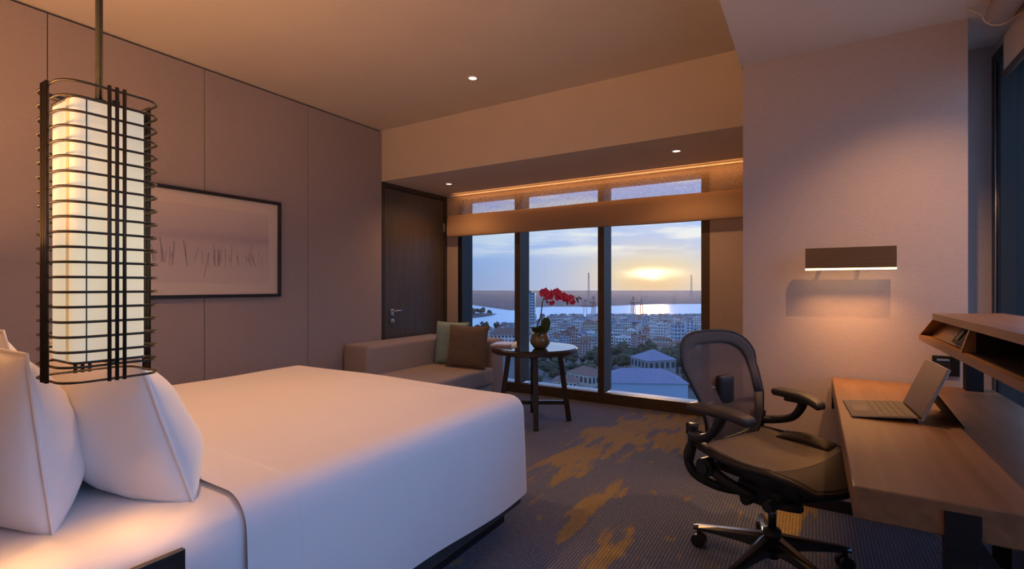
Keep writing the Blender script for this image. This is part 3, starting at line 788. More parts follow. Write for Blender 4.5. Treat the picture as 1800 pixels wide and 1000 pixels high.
strokes = [(1.60, 1.38, 1.53, 0.010), (1.66, 1.37, 1.54, 0.012), (1.735, 1.40, 1.52, -0.004), (1.81, 1.35, 1.53, 0.012), (1.885, 1.385, 1.485, -0.016), (1.955, 1.265, 1.45, -0.020), (2.015, 1.35, 1.48, 0.0), (2.045, 1.36, 1.48, 0.004),
           (2.19, 1.36, 1.44, 0.004), (2.27, 1.37, 1.45, 0.022), (2.315, 1.36, 1.45, 0.02), (1.45, 1.36, 1.50, 0.01), (1.52, 1.40, 1.52, -0.01)]
for y, z0, z1, tilt in strokes:
    dk.bar((XL + 0.0164, y + tilt, z0), (XL + 0.0164, y - tilt, z1), 0.0028, 0.0012)
for i in range(34):
    y = rng.uniform(1.42, 2.42); z0 = rng.uniform(1.345, 1.40); pl_.bar((XL + 0.0163, y, z0), (XL + 0.0163, y + rng.uniform(-0.01, 0.01), z0 + rng.uniform(0.05, 0.13)), 0.0026, 0.001)
a = dk.build('dark_strokes', INK, pc); a['kind'] = 'stuff'
a = pl_.build('pale_strokes', INKL, pc); a['kind'] = 'stuff'

# ================================================================== SOFA
sf_ = thing('sofa', 'low grey beige fabric sofa against the door wall', 'sofa', (-3.3, 3.8, 0))
MB().box((-3.84, 3.19, 0.05), (-3.50, 4.46, 0.645), 0.035, 4).build('backrest', SOFA, sf_, smooth=True)
MB().box((-3.50, 4.215, 0.05), (-2.815, 4.46, 0.65), 0.035, 4).build('armrest', SOFA, sf_, smooth=True)
MB().box((-3.50, 3.19, 0.06), (-2.80, 4.212, 0.195), 0.02, 3).build('base', SOFA, sf_, smooth=True)
MB().rounded((-3.505, 3.185, 0.198), (-2.785, 4.212, 0.372), 0.03, (30, 30, 12), lambda p: Vector((p.x, p.y, p.z + (0.012 * math.sin(PI * (p.x + 3.505) / 0.72) * math.sin(PI * (p.y - 3.185) / 1.03) if p.z > 0.3 else 0)))).build('seat_cushion', SOFA, sf_)
for x in (-3.75, -2.92):
    for y in (3.28, 4.36):
        MB().box((x - 0.03, y - 0.03, 0), (x + 0.03, y + 0.03, 0.055)).build('foot', PLINTH, sf_)
def cushion(name, label, m, w, h, t, loc, lean, rz, seed):
    p = thing(name, label, 'cushion', loc, rz, 'scatter cushions on the sofa')
    def surf(sgn):
        def f(u, v):
            a, b = u * 2 - 1, v * 2 - 1
            ex = 1 - 0.06 * (1 - b * b) * a * a; ey = 1 - 0.06 * (1 - a * a) * b * b
            prof = max(0.0, (1 - a ** 4)) ** 0.6 * max(0.0, (1 - b ** 4)) ** 0.6
            ruck = 0.006 * math.sin(b * 26 + seed) * max(0, abs(a) - 0.6) * (1 - abs(a)) * 8
            return Vector((a * w / 2 * ex, sgn * (t / 2 * prof + ruck) + 0.006 * noise.noise(Vector((a * 3 + seed, b * 3, sgn))) * prof, b * h / 2 * ey))
        return f
    mb = MB().grid(surf(1), 26, 26).grid(surf(-1), 26, 26)
    bmesh.ops.remove_doubles(mb.bm, verts=mb.bm.verts[:], dist=1e-4)
    mb.bm.transform(Matrix.Rotation(lean, 4, 'X') @ Matrix.Translation((0, 0, h / 2)))
    cvo = mb.build('cover', m, p, local=True)
    rim = [Vector(surf(1)(*uv)) for uv in [(i / 12, 0) for i in range(12)] + [(1, i / 12) for i in range(12)] + [(1 - i / 12, 1) for i in range(12)] + [(0, 1 - i / 12) for i in range(12)]]
    mm = MB().tube(rim, 0.003, 5, closed=True); mm.bm.transform(Matrix.Rotation(lean, 4, 'X') @ Matrix.Translation((0, 0, h / 2)))
    mm.build('piping', m, cvo, local=True)
    return p
cushion('cushion', 'square brown woven cushion standing in front of the teal one', BROWNC, 0.46, 0.44, 0.15, (-3.00, 4.00, 0.372), R(-13), R(6), 1.0)
cushion('cushion', 'square teal cushion tucked behind the brown one', TEAL, 0.43, 0.455, 0.13, (-3.275, 4.120, 0.372), R(-5), R(0), 5.0)

# ================================================================== ROUND TABLE
TX, TY = -2.127, 3.868
tb = thing('side_table', 'round dark side table with four splayed legs before the window', 'table', (TX, TY, 0), R(31.4))
MB().lathe([(0.375, 0.615), (0.383, 0.620), (0.383, 0.652), (0.376, 0.657)], 48).build('tabletop', DKWOOD, tb, local=True, angle=40)
MB().lathe([(0.372, 0.657), (0.374, 0.664), (0.0001, 0.664)], 48, cap=False).build('glass_top', TABLETOP, tb, local=True, angle=40)
for k in range(4):
    a = R(90 * k); d = Vector((math.cos(a), math.sin(a), 0))
    MB().bar(d * 0.31, d * 0.225 + Vector((0, 0, 0.617)), 0.044, 0.044, 0.004, up=d).build('leg', DKWOOD, tb, local=True)
for k in range(2):
    a = R(90 * k); d = Vector((math.cos(a), math.sin(a), 0)) * 0.285
    MB().bar(-d + Vector((0, 0, 0.165 + 0.0 * k)), d + Vector((0, 0, 0.165 + 0.0 * k)), 0.035, 0.034, 0.003).build('stretcher', DKWOOD, tb, local=True)

# magazine
mg = thing('magazine', 'folded magazine lying on the side table', 'magazine', (-2.40, 3.79, 0.6645), R(20))
MB().rounded((-0.095, -0.13, 0.0), (0.095, 0.13, 0.012), 0.002, (10, 10, 2), lambda p: Vector((p.x, p.y, p.z * (1.0 + 0.5 * math.sin(PI * (p.x + 0.095) / 0.19))))).build('pages', PAPER, mg, local=True)
MB().rounded((-0.10, -0.135, 0.0125), (0.10, 0.135, 0.0145), 0.0008, (12, 10, 2), lambda p: Vector((p.x, p.y, p.z + 0.007 * math.sin(PI * (p.x + 0.10) / 0.20) + 0.008 * max(0, p.x - 0.05) / 0.05))).build('cover', COVER, mg, local=True)

# ================================================================== ORCHID
OX, OY, OZ = -2.014, 3.77, 0.664
oc = thing('potted_orchid', 'crimson orchid in a round glass bowl on the side table', 'plant', (OX, OY, OZ), R(31.4))
MB().lathe([(0.045, 0.0), (0.058, 0.006), (0.085, 0.045), (0.089, 0.07), (0.080, 0.10), (0.066, 0.122), (0.068, 0.13), (0.062, 0.128), (0.060, 0.118), (0.070, 0.10)], 32).build('pot', BOWL, oc, local=True)
MB().ico((0, 0, 0.118), 0.062, 3, (1, 1, 0.5), 0.5, 2.0).build('moss', MOSS, oc, local=True)
def leaf(a0, L, w, lift, droop, name='leaf', base=(0, 0)):
    def f(u, v):
        t = u; s = v * 2 - 1
        ww = w * math.sin(PI * min(1, t * 0.92 + 0.08)) ** 0.6
        r = L * t
        z = lift * t - droop * t * t + 0.25 * ww * s * s
        return Vector((base[0] + math.cos(a0) * r - math.sin(a0) * ww * s, base[1] + math.sin(a0) * r + math.cos(a0) * ww * s, 0.13 + z))
    o = MB().grid(f, 12, 6).build(name, LEAFM, oc, local=True)
    md = o.modifiers.new('thickness', 'SOLIDIFY'); md.thickness = 0.003
leaf(R(-75), 0.035, 0.042, 0.16, 0.02, base=(0.042, 0)); leaf(R(-100), 0.05, 0.036, 0.075, 0.02, base=(-0.035, 0)); leaf(R(-95), 0.045, 0.030, 0.09, 0.02, base=(0.0, -0.01)); leaf(R(185), 0.10, 0.032, 0.10, 0.05); leaf(R(250), 0.12, 0.035, 0.05, 0.06); leaf(R(30), 0.14, 0.030, 0.06, 0.03); leaf(R(120), 0.12, 0.034, 0.09, 0.05)
stem = [(-0.03, 0, 0.12), (-0.025, 0, 0.20), (0.002, 0, 0.27), (0.012, 0, 0.33), (0.02, 0, 0.40), (0.045, 0, 0.455), (0.09, -0.004, 0.485), (0.15, -0.008, 0.485), (0.21, -0.010, 0.47), (0.27, -0.012, 0.45), (0.315, -0.012, 0.435), (0.345, -0.012, 0.432)]
def smooth_path(pts, n=4):
    P = [Vector(p) for p in pts]; out = []
    for i in range(len(P) - 1):
        p0, p1, p2, p3 = P[max(i - 1, 0)], P[i], P[i + 1], P[min(i + 2, len(P) - 1)]
        for k in range(n):
            t = k / n
            out.append(0.5 * ((2 * p1) + (-p0 + p2) * t + (2 * p0 - 5 * p1 + 4 * p2 - p3) * t * t + (-p0 + 3 * p1 - 3 * p2 + p3) * t ** 3))
    out.append(P[-1]); return out
sp = smooth_path(stem); MB().tube(sp, [0.0055 - 0.0035 * i / len(sp) for i in range(len(sp))], 6).build('stem', STEMM, oc, local=True)
MB().tube(smooth_path([(-0.005, 0.01, 0.12), (0.012, 0.005, 0.22), (0.01, 0, 0.30)]), 0.003, 6).build('support_stick', STEMM, oc, local=True)
def bloom_mesh():
    mb = MB()
    def petal(a0, L, w, tilt, dz):
        def f(u, v):
            s = v * 2 - 1; ww = w * math.sin(PI * min(1.0, u * 0.86 + 0.10)) ** 0.7
            r = L * u; h = tilt * u * u + 0.2 * ww * s * s + dz
            x, y = r, ww * s
            return Vector((math.cos(a0) * x - math.sin(a0) * y, -h, math.sin(a0) * x + math.cos(a0) * y))
        mb.grid(f, 6, 4)
    petal(R(5), 0.046, 0.030, 0.010, 0.0); petal(R(175), 0.046, 0.030, 0.010, 0.0)
    petal(R(90), 0.044, 0.019, 0.006, -0.003); petal(R(215), 0.044, 0.018, 0.006, -0.003); petal(R(325), 0.044, 0.018, 0.006, -0.003)
    mb.ico((0, -0.010, -0.004), 0.011, 1, (1, 1.2, 0.8))
    return mb
bloom = bloom_mesh().build('bloom', PETAL, oc, local=True)
spots = [(0.045, -0.03, 0.475, 1.10, -20, 10), (0.075, -0.035, 0.445, 0.95, 15, -8), (0.10, 0.02, 0.475, 0.85, 60, 15), (0.145, -0.03, 0.480, 0.95, 5, 12), (0.165, -0.02, 0.440, 0.85, -15, -10), (0.205, -0.03, 0.450, 0.82, 10, 5), (0.225, -0.02, 0.418, 0.75, -10, 20), (0.265, -0.025, 0.435, 0.72, 15, -5), (0.280, -0.02, 0.400, 0.6, 5, 160), (0.10, -0.03, 0.395, 0.62, 20, 170)]
for i, (x, y, z, s_, yaw, roll) in enumerate(spots):
    b_ = bloom if i == 0 else bloom.copy()
    if i: COL.objects.link(b_); b_.parent = oc
    b_.location = (x - 0.005, y, z); b_.scale = (s_, s_, s_); b_.rotation_euler = (R(-8), R(roll), R(yaw))
for x, z, r in ((0.318, 0.425, 0.010), (0.335, 0.44, 0.008), (0.352, 0.430, 0.007), (0.325, 0.405, 0.008), (0.06, 0.40, 0.010), (0.235, 0.385, 0.009), (0.045, 0.425, 0.009)):
    MB().ico((x, -0.012, z), r, 2, (1, 1, 1.3)).build('bud', BUD, oc, local=True)

# ================================================================== DESK AND HUTCH
DZ = 0.718
dk_ = thing('desk', 'brown oak veneer desk on black steel legs', 'desk', (0.4, 2.28, 0))
MB().box((0.082, 1.45, DZ - 0.078), (0.715, 3.125, DZ), 0.003, 1).build('desktop', DESKW, dk_)
MB().box((0.255, 1.462, 0.0), (0.312, 1.50, DZ - 0.078)).box((0.25, 1.444, DZ - 0.10), (0.312, 1.452, DZ - 0.02)).build('leg', BLACKM, dk_)
MB().box((0.655, 1.462, 0.0), (0.712, 1.50, DZ - 0.078)).build('leg', BLACKM, dk_)
MB().bar((0.30, 1.48, DZ - 0.085), (0.68, 1.48, 0.03), 0.03, 0.03).build('brace', BLACKM, dk_)
for x in (0.665,):
    MB().box((x, 2.88, 0.0), (x + 0.05, 2.93, DZ - 0.078)).build('leg', BLACKM, dk_)
MB().box((0.69, 1.52, 0.34), (0.712, 3.10, DZ - 0.078)).build('modesty_panel', DESKB, dk_)
MB().box((0.082, 3.085, DZ - 0.16), (0.10, 3.125, DZ - 0.078)).build('wall_cleat', BLACKM, dk_)

hu = thing('desk_hutch', 'long low wooden hutch shelf raised above the desk', 'hutch', (0.58, 2.2, DZ))
YN = 1.44
MB().poly([(0.425, YN), (0.722, YN), (0.722, 3.03), (0.425, 3.00)], 0.9465, 0.972).build('lower_board', DESKW, hu)
MB().poly([(0.45, YN), (0.722, YN), (0.722, 3.03), (0.45, 2.84)], 1.052, 1.079).build('upper_board', DESKW, hu)
MB().box((0.705, YN, 0.972), (0.722, 3.02, 1.052)).build('back_panel', DESKB, hu)  # darker colour puts the shade inside the hutch into the wood
MB().prism([(0.432, 2.25, 0.972), (0.72, 2.25, 0.972), (0.72, 2.25, 1.052), (0.455, 2.25, 1.052)], (0, 0.018, 0)).build('divider', DESKW, hu)
MB().prism([(0.428, 2.985, 0.972), (0.72, 2.985, 0.972), (0.72, 2.845, 1.052), (0.452, 2.845, 1.052)], (0, 0.018, 0)).build('slanted_end', DESKW, hu)
MB().prism([(0.465, 2.268, 0.972), (0.480, 2.268, 0.972), (0.53, 2.268, 1.052), (0.515, 2.268, 1.052)], (0, 0.68, 0)).build('slanted_panel', DESKW, hu)
MB().box((0.435, YN, 0.972), (0.70, YN + 0.018, 1.052)).build('near_end', DESKW, hu)
CUBBY_SHADOW = mat('painted_cubby_shadow', (0.014, 0.010, 0.009), 0.8, spec=0.2)  # near-black colour painting the shade inside the near cubby
MB().box((0.448, YN + 0.018, 0.972), (0.704, 2.249, 0.9745)).box((0.700, YN + 0.018, 0.9745), (0.7045, 2.249, 1.050)).box((0.470, 2.247, 0.9745), (0.700, 2.2495, 1.050)).build('cubby_shadow_boxes', CUBBY_SHADOW, hu)
MB().box((0.60, 3.03, DZ), (0.66, 3.09, 0.9465)).build('post', BLACKM, hu)
MB().box((0.60, 1.48, DZ), (0.66, 1.54, 0.9465)).build('post', BLACKM, hu)

# media panel in the hutch
mpn_ = thing('media_panel', 'black slanted socket panel with slots, set in the hutch', 'media panel', (0.475, 2.40, 0.972))
nrm = Vector((-0.08, 0, 0.05)).normalized(); upv = Vector((0.05, 0, 0.08)).normalized()
def on_panel(y, t, d): return Vector((0.466, y, 0.974)) + upv * t + nrm * d
def slab(y0, y1, t0, t1, d0, d1):
    return [on_panel(y0, t0, d0), on_panel(y1, t0, d0), on_panel(y1, t1, d0), on_panel(y0, t1, d0)], nrm * (d1 - d0)
l, o_ = slab(2.285, 2.52, 0.004, 0.086, 0.0, 0.016); MB().prism(l, o_).build('body', BLACKM, mpn_)
l, o_ = slab(2.44, 2.475, 0.018, 0.078, 0.016, 0.020); MB().prism(l, o_).build('slot', OUTLETM, mpn_)
mb = MB()
for k in range(3):
    for j in range(3):
        l, o_ = slab(2.31 + 0.035 * k, 2.335 + 0.035 * k, 0.016 + 0.022 * j, 0.030 + 0.022 * j, 0.016, 0.019); mb.prism(l, o_)
mb.build('sockets', GRAPH, mpn_)
l, o_ = slab(2.505, 2.512, 0.03, 0.036, 0.016, 0.019); MB().prism(l, o_).build('indicator', STEEL, mpn_)

ou = thing('wall_socket', 'black wall socket plate with silver insert beside the hutch post', 'socket', (0.545, YP, 0.82))
MB().box((0.497, YP - 0.010, 0.765), (0.60, YP, 0.862), 0.002, 1).build('plate', OUTLETM, ou)
MB().box((0.513, YP - 0.016, 0.836), (0.560, YP - 0.010, 0.846), 0.001, 1).build('insert', STEEL, ou)
MB().box((0.510, YP - 0.014, 0.775), (0.563, YP - 0.010, 0.828), 0.002, 1).build('socket_face', GRAPH, ou)

# ================================================================== WALL SCONCE
sc = thing('wall_sconce', 'flat bronze box wall light glowing along its lower edge', 'wall light', (0.16, 3.05, 1.34))
MB().box((-0.037, 3.025, 1.292), (0.346, 3.055, 1.398), 0.001, 1).build('shade_box', SCONCEM, sc)
MB().box((-0.037, 3.024, 1.284), (0.346, 3.056, 1.292)).build('light_strip', LEDM, sc)
for x in (0.035, 0.20):
    MB().box((x, 3.055, 1.325), (x + 0.014, YP, 1.345)).build('bracket', SCONCEM, sc)

sl = bpy.data.lights.new('sconce_led', 'AREA'); sl.shape = 'RECTANGLE'; sl.size = 0.36; sl.size_y = 0.02; sl.energy = 2.6; sl.spread = R(110); sl.color = (1.0, 0.44, 0.14)
slo = bpy.data.objects.new('sconce_led', sl); COL.objects.link(slo); slo.location = (0.155, 3.038, 1.281); slo.rotation_euler = (R(-12), 0, 0)

# ================================================================== TABLET LAPTOP
lt = thing('tablet_laptop', 'dark tablet computer with kickstand and keyboard cover open on the desk', 'laptop', (0.120, 2.20, DZ), R(3))
KT = R(5)
KM = Matrix.Rotation(-KT, 4, 'Y')
def kbox(lo, hi, b=0.0):
    return MB().box(lo, hi, b, 1, M=Matrix.Translation((0, 0, 0.001)) @ KM)
kco = kbox((0, 0, 0), (0.195, 0.292, 0.005), 0.002).build('keyboard_cover', TABLETK, lt, local=True)
kb = MB()
for r in range(5):
    for c in range(13):
        kb.box((0.083 + r * 0.0205, 0.010 + c * 0.0211, 0.005), (0.083 + r * 0.0205 + 0.0175, 0.010 + c * 0.0211 + 0.0182, 0.0066), M=Matrix.Translation((0, 0, 0.001)) @ KM)
o = kb.build('keys', KEYM, kco, local=True); o['kind'] = 'stuff'
kbox((0.018, 0.09, 0.005), (0.068, 0.20, 0.0055)).build('touchpad', KEYM, kco, local=True)
LEAN = R(22)
hz = 0.012
SM = Matrix.Translation((0.198, 0, hz)) @ Matrix.Rotation(LEAN, 4, 'Y')
tbo = MB().box((0, 0, 0), (0.008, 0.292, 0.201), 0.001, 1, M=SM).build('tablet_body', MAGN, lt, local=True)
MB().box((-0.0012, 0.002, 0.002), (0.0002, 0.290, 0.199), M=SM).build('screen', SCREEN, tbo, local=True)
pt = SM @ Vector((0.009, 0, 0.105))
MB().prism([(pt.x, 0.006, pt.z), (pt.x + 0.003, 0.006, pt.z), (pt.x + 0.073, 0.006, 0.001), (pt.x + 0.070, 0.006, 0.001)], (0, 0.28, 0)).build('kickstand', BLACKM, lt, local=True)
MB().box((0.193, 0.0, 0.0), (0.207, 0.292, 0.013)).build('hinge_spine', TABLETK, lt, local=True)

# ================================================================== OFFICE CHAIR
ch = thing('office_chair', 'black mesh ergonomic office chair on five castors at the desk', 'chair', (-0.15, 2.37, 0), R(-28))
# back: curved mesh in a broad frame
def back_xyz(y, z):
    t = (z - 0.475) / 0.53
    lean = -0.215 + 0.045 * math.sin(PI * min(1, max(0, t) * 1.5)) - 0.12 * t
    return Vector((lean + 0.75 * y * y, y, z))
def back_polar(r, th):
    c_, s_ = math.cos(th), math.sin(th); n_ = 2 / 4.3
    y = 0.272 * math.copysign(abs(c_) ** n_, c_); z = math.copysign(abs(s_) ** n_, s_)
    zz = 0.695 + 0.278 * z
    k = (zz - 0.45) / 0.53
    tap = 0.66 + 0.34 * min(1.0, max(0.0, k / 0.80)) ** 1.3
    y *= tap; zz += 0.012 * (1 - (y / 0.27) ** 2) * max(0, z)
    return back_xyz(y * r, 0.695 + (zz - 0.695) * r)
MB().grid(lambda u, v: back_polar(0.001 + 0.87 * v, 2 * PI * u), 64, 10).build('back_mesh', BACKMESH, ch, local=True)
o = MB().grid(lambda u, v: back_polar(0.80 + 0.195 * v, 2 * PI * u), 64, 3).build('back_frame', BACKBAND, ch, local=True)
md = o.modifiers.new('thickness', 'SOLIDIFY'); md.thickness = 0.008; md.offset = 0
bfo = o; MB().tube([back_polar(1.0, 2 * PI * k / 64) for k in range(64)], 0.0065, 8, closed=True).build('back_rim', GRAPH, bfo, local=True)
MB().rounded((-0.245, -0.055, 0.60), (-0.212, 0.055, 0.79), 0.016, (6, 8, 12)).build('lumbar_pad', GRAPH, ch, local=True)
MB().rounded((-0.245, -0.20, 0.648), (-0.226, 0.20, 0.672), 0.008, (4, 20, 4), lambda p: Vector((p.x + 1.1 * p.y * p.y, p.y, p.z))).build('lumbar_strap', GRAPH, ch, local=True)
# spine
MB().tube(smooth_path([(-0.27, 0, 0.72), (-0.275, 0, 0.58), (-0.25, 0, 0.45), (-0.16, 0, 0.385), (-0.06, 0, 0.36)]), [0.024] * 17, 10).build('spine', GRAPH, ch, local=True)
for s in (-1, 1):
    MB().tube(smooth_path([(-0.215, s * 0.19, 0.56), (-0.25, s * 0.225, 0.46), (-0.225, s * 0.215, 0.375), (-0.14, s * 0.15, 0.33), (-0.05, s * 0.07, 0.325)]), [0.020] * 17, 10).build('back_yoke', GRAPH, ch, local=True)
# seat
def seat_edge(s, t):
    """s across -1..1, t back..front 0..1"""
    x = -0.215 + 0.485 * t
    w = 0.232 + 0.048 * math.sin(PI * min(1, t * 0.95)) - (0.05 * max(0, t - 0.8) / 0.2) ** 1.0 * 0.9
    z = 0.500 + 0.028 * s * s * (1 - 0.3 * t) - 0.060 * max(0, (t - 0.70) / 0.30) ** 2 - 0.012 * math.sin(PI * t)
    return Vector((x + 0.03 * (1 - s * s) * (t > 0.5) * (t - 0.5) * 2, s * w, z))
def seat_part(name, m, s0, s1, t0, t1, lift=0.0, nu=14, nv=14, th=0.012):
    o = MB().grid(lambda u, v: seat_edge(s0 + (s1 - s0) * u, t0 + (t1 - t0) * v) + Vector((0, 0, lift)), nu, nv).build(name, m, ch, local=True)
    md = o.modifiers.new('thickness', 'SOLIDIFY'); md.thickness = th; md.offset = -1
    return o
seat_part('seat_mesh', SEATM, -0.97, 0.97, 0.02, 0.985)
seat_part('seat_front_band', SEATD, -0.985, 0.985, 0.76, 1.0, 0.003)
o = MB().grid(lambda u, v: seat_edge(0.70 + 0.32 * u, 0.24 + 0.46 * v) + Vector((0, 0, 0.004 + 0.030 * math.sin(PI * v) ** 0.8 * math.sin(PI * (0.15 + 0.75 * u)))), 8, 12).build('seat_side_pad', SEATD, ch, local=True)
md = o.modifiers.new('thickness', 'SOLIDIFY'); md.thickness = 0.02; md.offset = -1
seat_part('seat_side_pad', SEATD, -1.0, -0.90, 0.06, 0.74, 0.004, 6, 10, 0.03)
loop = [seat_edge(-1, t / 16) for t in range(17)] + [seat_edge(-1 + 2 * k / 14, 1) for k in range(1, 15)] + [seat_edge(1, 1 - t / 16) for t in range(1, 17)] + [seat_edge(1 - 2 * k / 10, 0) for k in range(1, 10)]
MB().tube([p + Vector((0, 0, -0.012)) for p in loop], 0.015, 8, closed=True).build('seat_rim', GRAPH, ch, local=True)
MB().rounded((-0.17, -0.165, 0.395), (0.18, 0.165, 0.474), 0.03, (16, 12, 6), lambda p: Vector((p.x, p.y * (1 - 0.25 * (p.x > 0.1)), p.z - 0.03 * max(0, p.x / 0.18)))).build('seat_pan', GRAPH, ch, local=True)
for s in (-1, 1):
    MB().cyl((-0.155, s * 0.205, 0.425), (-0.155, s * 0.245, 0.425), 0.040, n=20).cyl((-0.155, s * 0.245, 0.425), (-0.155, s * 0.255, 0.425), 0.026, n=20).build('pivot_disc', GRAPH, ch, local=True, angle=40)
    MB().tube(smooth_path([(-0.155, s * 0.215, 0.43), (-0.08, s * 0.20, 0.385), (0.02, s * 0.15, 0.345)]), 0.022, 8).build('tilt_link', GRAPH, ch, local=True)
MB().rounded((-0.12, -0.085, 0.275), (0.10, 0.085, 0.375), 0.03, (12, 8, 6), lambda p: Vector((p.x, p.y, p.z + 0.25 * max(0, p.x) * (p.z < 0.32)))).build('tilt_housing', GRAPH, ch, local=True)
MB().tube(smooth_path([(0.03, -0.05, 0.30), (0.10, -0.07, 0.318), (0.17, -0.10, 0.345)]), [0.020] * 9, 8).build('tilt_lever', GRAPH, ch, local=True)
MB().tube(smooth_path([(0.03, 0.05, 0.30), (0.10, 0.07, 0.318), (0.17, 0.10, 0.345)]), [0.020] * 9, 8).build('tilt_lever', GRAPH, ch, local=True)
MB().cyl((0.13, -0.20, 0.365), (0.13, -0.245, 0.365), 0.020, n=16).cyl((0.13, -0.13, 0.365), (0.13, -0.20, 0.365), 0.008, n=10).build('adjust_knob', GRAPH, ch, local=True, angle=40)
MB().cyl((-0.05, -0.085, 0.30), (-0.05, -0.115, 0.30), 0.024, n=18).build('tension_knob', GRAPH, ch, local=True, angle=40)
# arms
for s in (-1, 1):
    yo = s * 0.300
    def arm_fn(p, yo=yo, s=s):
        t = (p.x + 0.175) / 0.25
        droop = -0.026 * max(0, (t - 0.55) / 0.45) ** 1.6
        tp = 1 - 0.18 * abs(t - 0.5) * 2
        return Vector((p.x, yo + (p.y) * tp - s * 0.05 * t * t, p.z + droop))
    MB().rounded((-0.175, -0.045, 0.676), (0.075, 0.045, 0.712), 0.0175, (20, 8, 6), arm_fn).build('arm_pad', ARMPAD, ch, local=True)
    path = smooth_path([(-0.03, s * 0.292, 0.680), (-0.045, s * 0.297, 0.635), (-0.085, s * 0.300, 0.585), (-0.15, s * 0.285, 0.56), (-0.205, s * 0.245, 0.555)])
    MB().tube(path, [0.026 - 0.004 * math.sin(PI * i / 16) for i in range(17)], 12, flat=0.8).build('arm_support', GRAPH, ch, local=True)
    MB().box((-0.10, s * 0.27 - 0.02, 0.664), (0.05, s * 0.295 + 0.02, 0.682), 0.006).build('arm_plate', GRAPH, ch, local=True)
    MB().tube(smooth_path([(-0.205, s * 0.245, 0.60), (-0.215, s * 0.24, 0.52), (-0.235, s * 0.238, 0.44)]), 0.021, 10).build('arm_post', GRAPH, ch, local=True)
    MB().box((-0.250, s * 0.232 - 0.014, 0.545), (-0.205, s * 0.232 + 0.014, 0.60), 0.008).build('arm_latch', GRAPH, ch, local=True)
# gas column and base
MB().cyl((0, 0, 0.17), (0, 0, 0.28), 0.0165, n=20).build('gas_column', ALU, ch, local=True)
MB().lathe([(0.026, 0.05), (0.030, 0.055), (0.036, 0.11), (0.036, 0.165), (0.030, 0.172), (0.018, 0.175)], 24).build('hub', GRAPH, ch, local=True)
MB().lathe([(0.0165, 0.265), (0.042, 0.27), (0.045, 0.295), (0.03, 0.31)], 20).build('column_collar', GRAPH, ch, local=True)
BR = 0.312
for k in range(5):
    a = R(174 + 28 + 72 * k); d = Vector((math.cos(a), math.sin(a), 0)); n_ = Vector((-d.y, d.x, 0))
    lg = MB()
    secs = [(0.02, 0.034, 0.150, 0.085), (0.12, 0.026, 0.132, 0.088), (0.22, 0.021, 0.114, 0.084), (BR - 0.01, 0.017, 0.100, 0.078), (BR + 0.015, 0.012, 0.093, 0.076)]
    rings = []
    for r, hw, zt, zb in secs:
        rings.append([lg.bm.verts.new(d * r + n_ * x + Vector((0, 0, z))) for x, z in ((-hw, zb), (-hw, zt - 0.010), (-hw * 0.45, zt), (hw * 0.45, zt), (hw, zt - 0.010), (hw, zb))])
    for A, B in zip(rings, rings[1:]):
        for j in range(6): lg.bm.faces.new((A[j], A[(j + 1) % 6], B[(j + 1) % 6], B[j]))
    lg.bm.faces.new(rings[0]); lg.bm.faces.new(rings[-1])
    lgo = lg.build('base_leg', ALU, ch, local=True)
    c = d * (BR - 0.008)
    cs = MB()
    for s in (-1, 1):
        cs.cyl(c + n_ * s * 0.006 + Vector((0, 0, 0.030)), c + n_ * s * 0.024 + Vector((0, 0, 0.030)), 0.030, n=20)
    cs.cyl(c - n_ * 0.006 + Vector((0, 0, 0.030)), c + n_ * 0.006 + Vector((0, 0, 0.030)), 0.012, n=12)
    cs.cyl(c + Vector((0, 0, 0.040)), c + Vector((0, 0, 0.085)), 0.011, n=12)
    cs.build('castor', CASTER, lgo, local=True, angle=40)

# ================================================================== OUTSIDE: river city far below
GZ = -60.0
F_ = Vector((-0.5207, 0.8537, 0)); RT = Vector((0.8537, 0.5207, 0))
def gp(lat, d, z=0.0):
    """ground point d metres out along the window axis, lat times d to the right"""
    p = F_ * d + RT * (lat * d); return Vector((p.x, p.y, GZ + z))
WATER = mat('river_water', (0.60, 0.72, 0.77), 0.34, spec=1.0, bump=(0.05, 0.15, (1, 1, 1)))
LAND = mat('city_soil', (0.13, 0.125, 0.12), 0.95, noise_=(0.02, 0.4), coords='Generated')
FARL = mat('far_forest', (0.036, 0.056, 0.078), 1.0, noise_=(40, 0.35), coords='Generated')
def land(name, pts, z, m, label):
    a = MB(); vs = [a.bm.verts.new(gp(l, d, z)) for l, d in pts]; a.bm.faces.new(vs)
    return struct(a.build(name, m), label)
land('river', [(-1.2, 300), (1.4, 300), (1.4, 7000), (-1.2, 7000)], -0.6, WATER, 'wide pale river beyond the city')
land('city_ground', [(-1.2, 40), (1.4, 40), (1.4, 1000), (0.6, 1050), (0.38, 1090), (0.30, 1060), (0.22, 1010), (0.12, 930), (0.06, 900), (0.02, 820), (-0.03, 740), (-0.1, 690), (-0.5, 640), (-1.2, 600)], 0.0, LAND, 'built up city ground by the river')
land('far_shore', [(-1.2, 2100), (-0.12, 1880), (-0.09, 1700), (-0.06, 1500), (-0.02, 1330), (0.0, 1260), (0.03, 1420), (0.08, 1500), (0.16, 1480), (0.24, 1620), (0.30, 1700), (0.5, 1750), (1.4, 1800), (1.4, 7000), (-1.2, 7000)], 0.0, FARL, 'flat wooded far bank of the river')
land('river_island', [(-0.2, 1080), (-0.11, 1000), (-0.075, 960), (-0.052, 1010), (-0.03, 1090), (-0.05, 1130), (-0.09, 1130), (-0.13, 1180), (-0.2, 1190)], 0.0, FARL, 'low wooded island in the river')

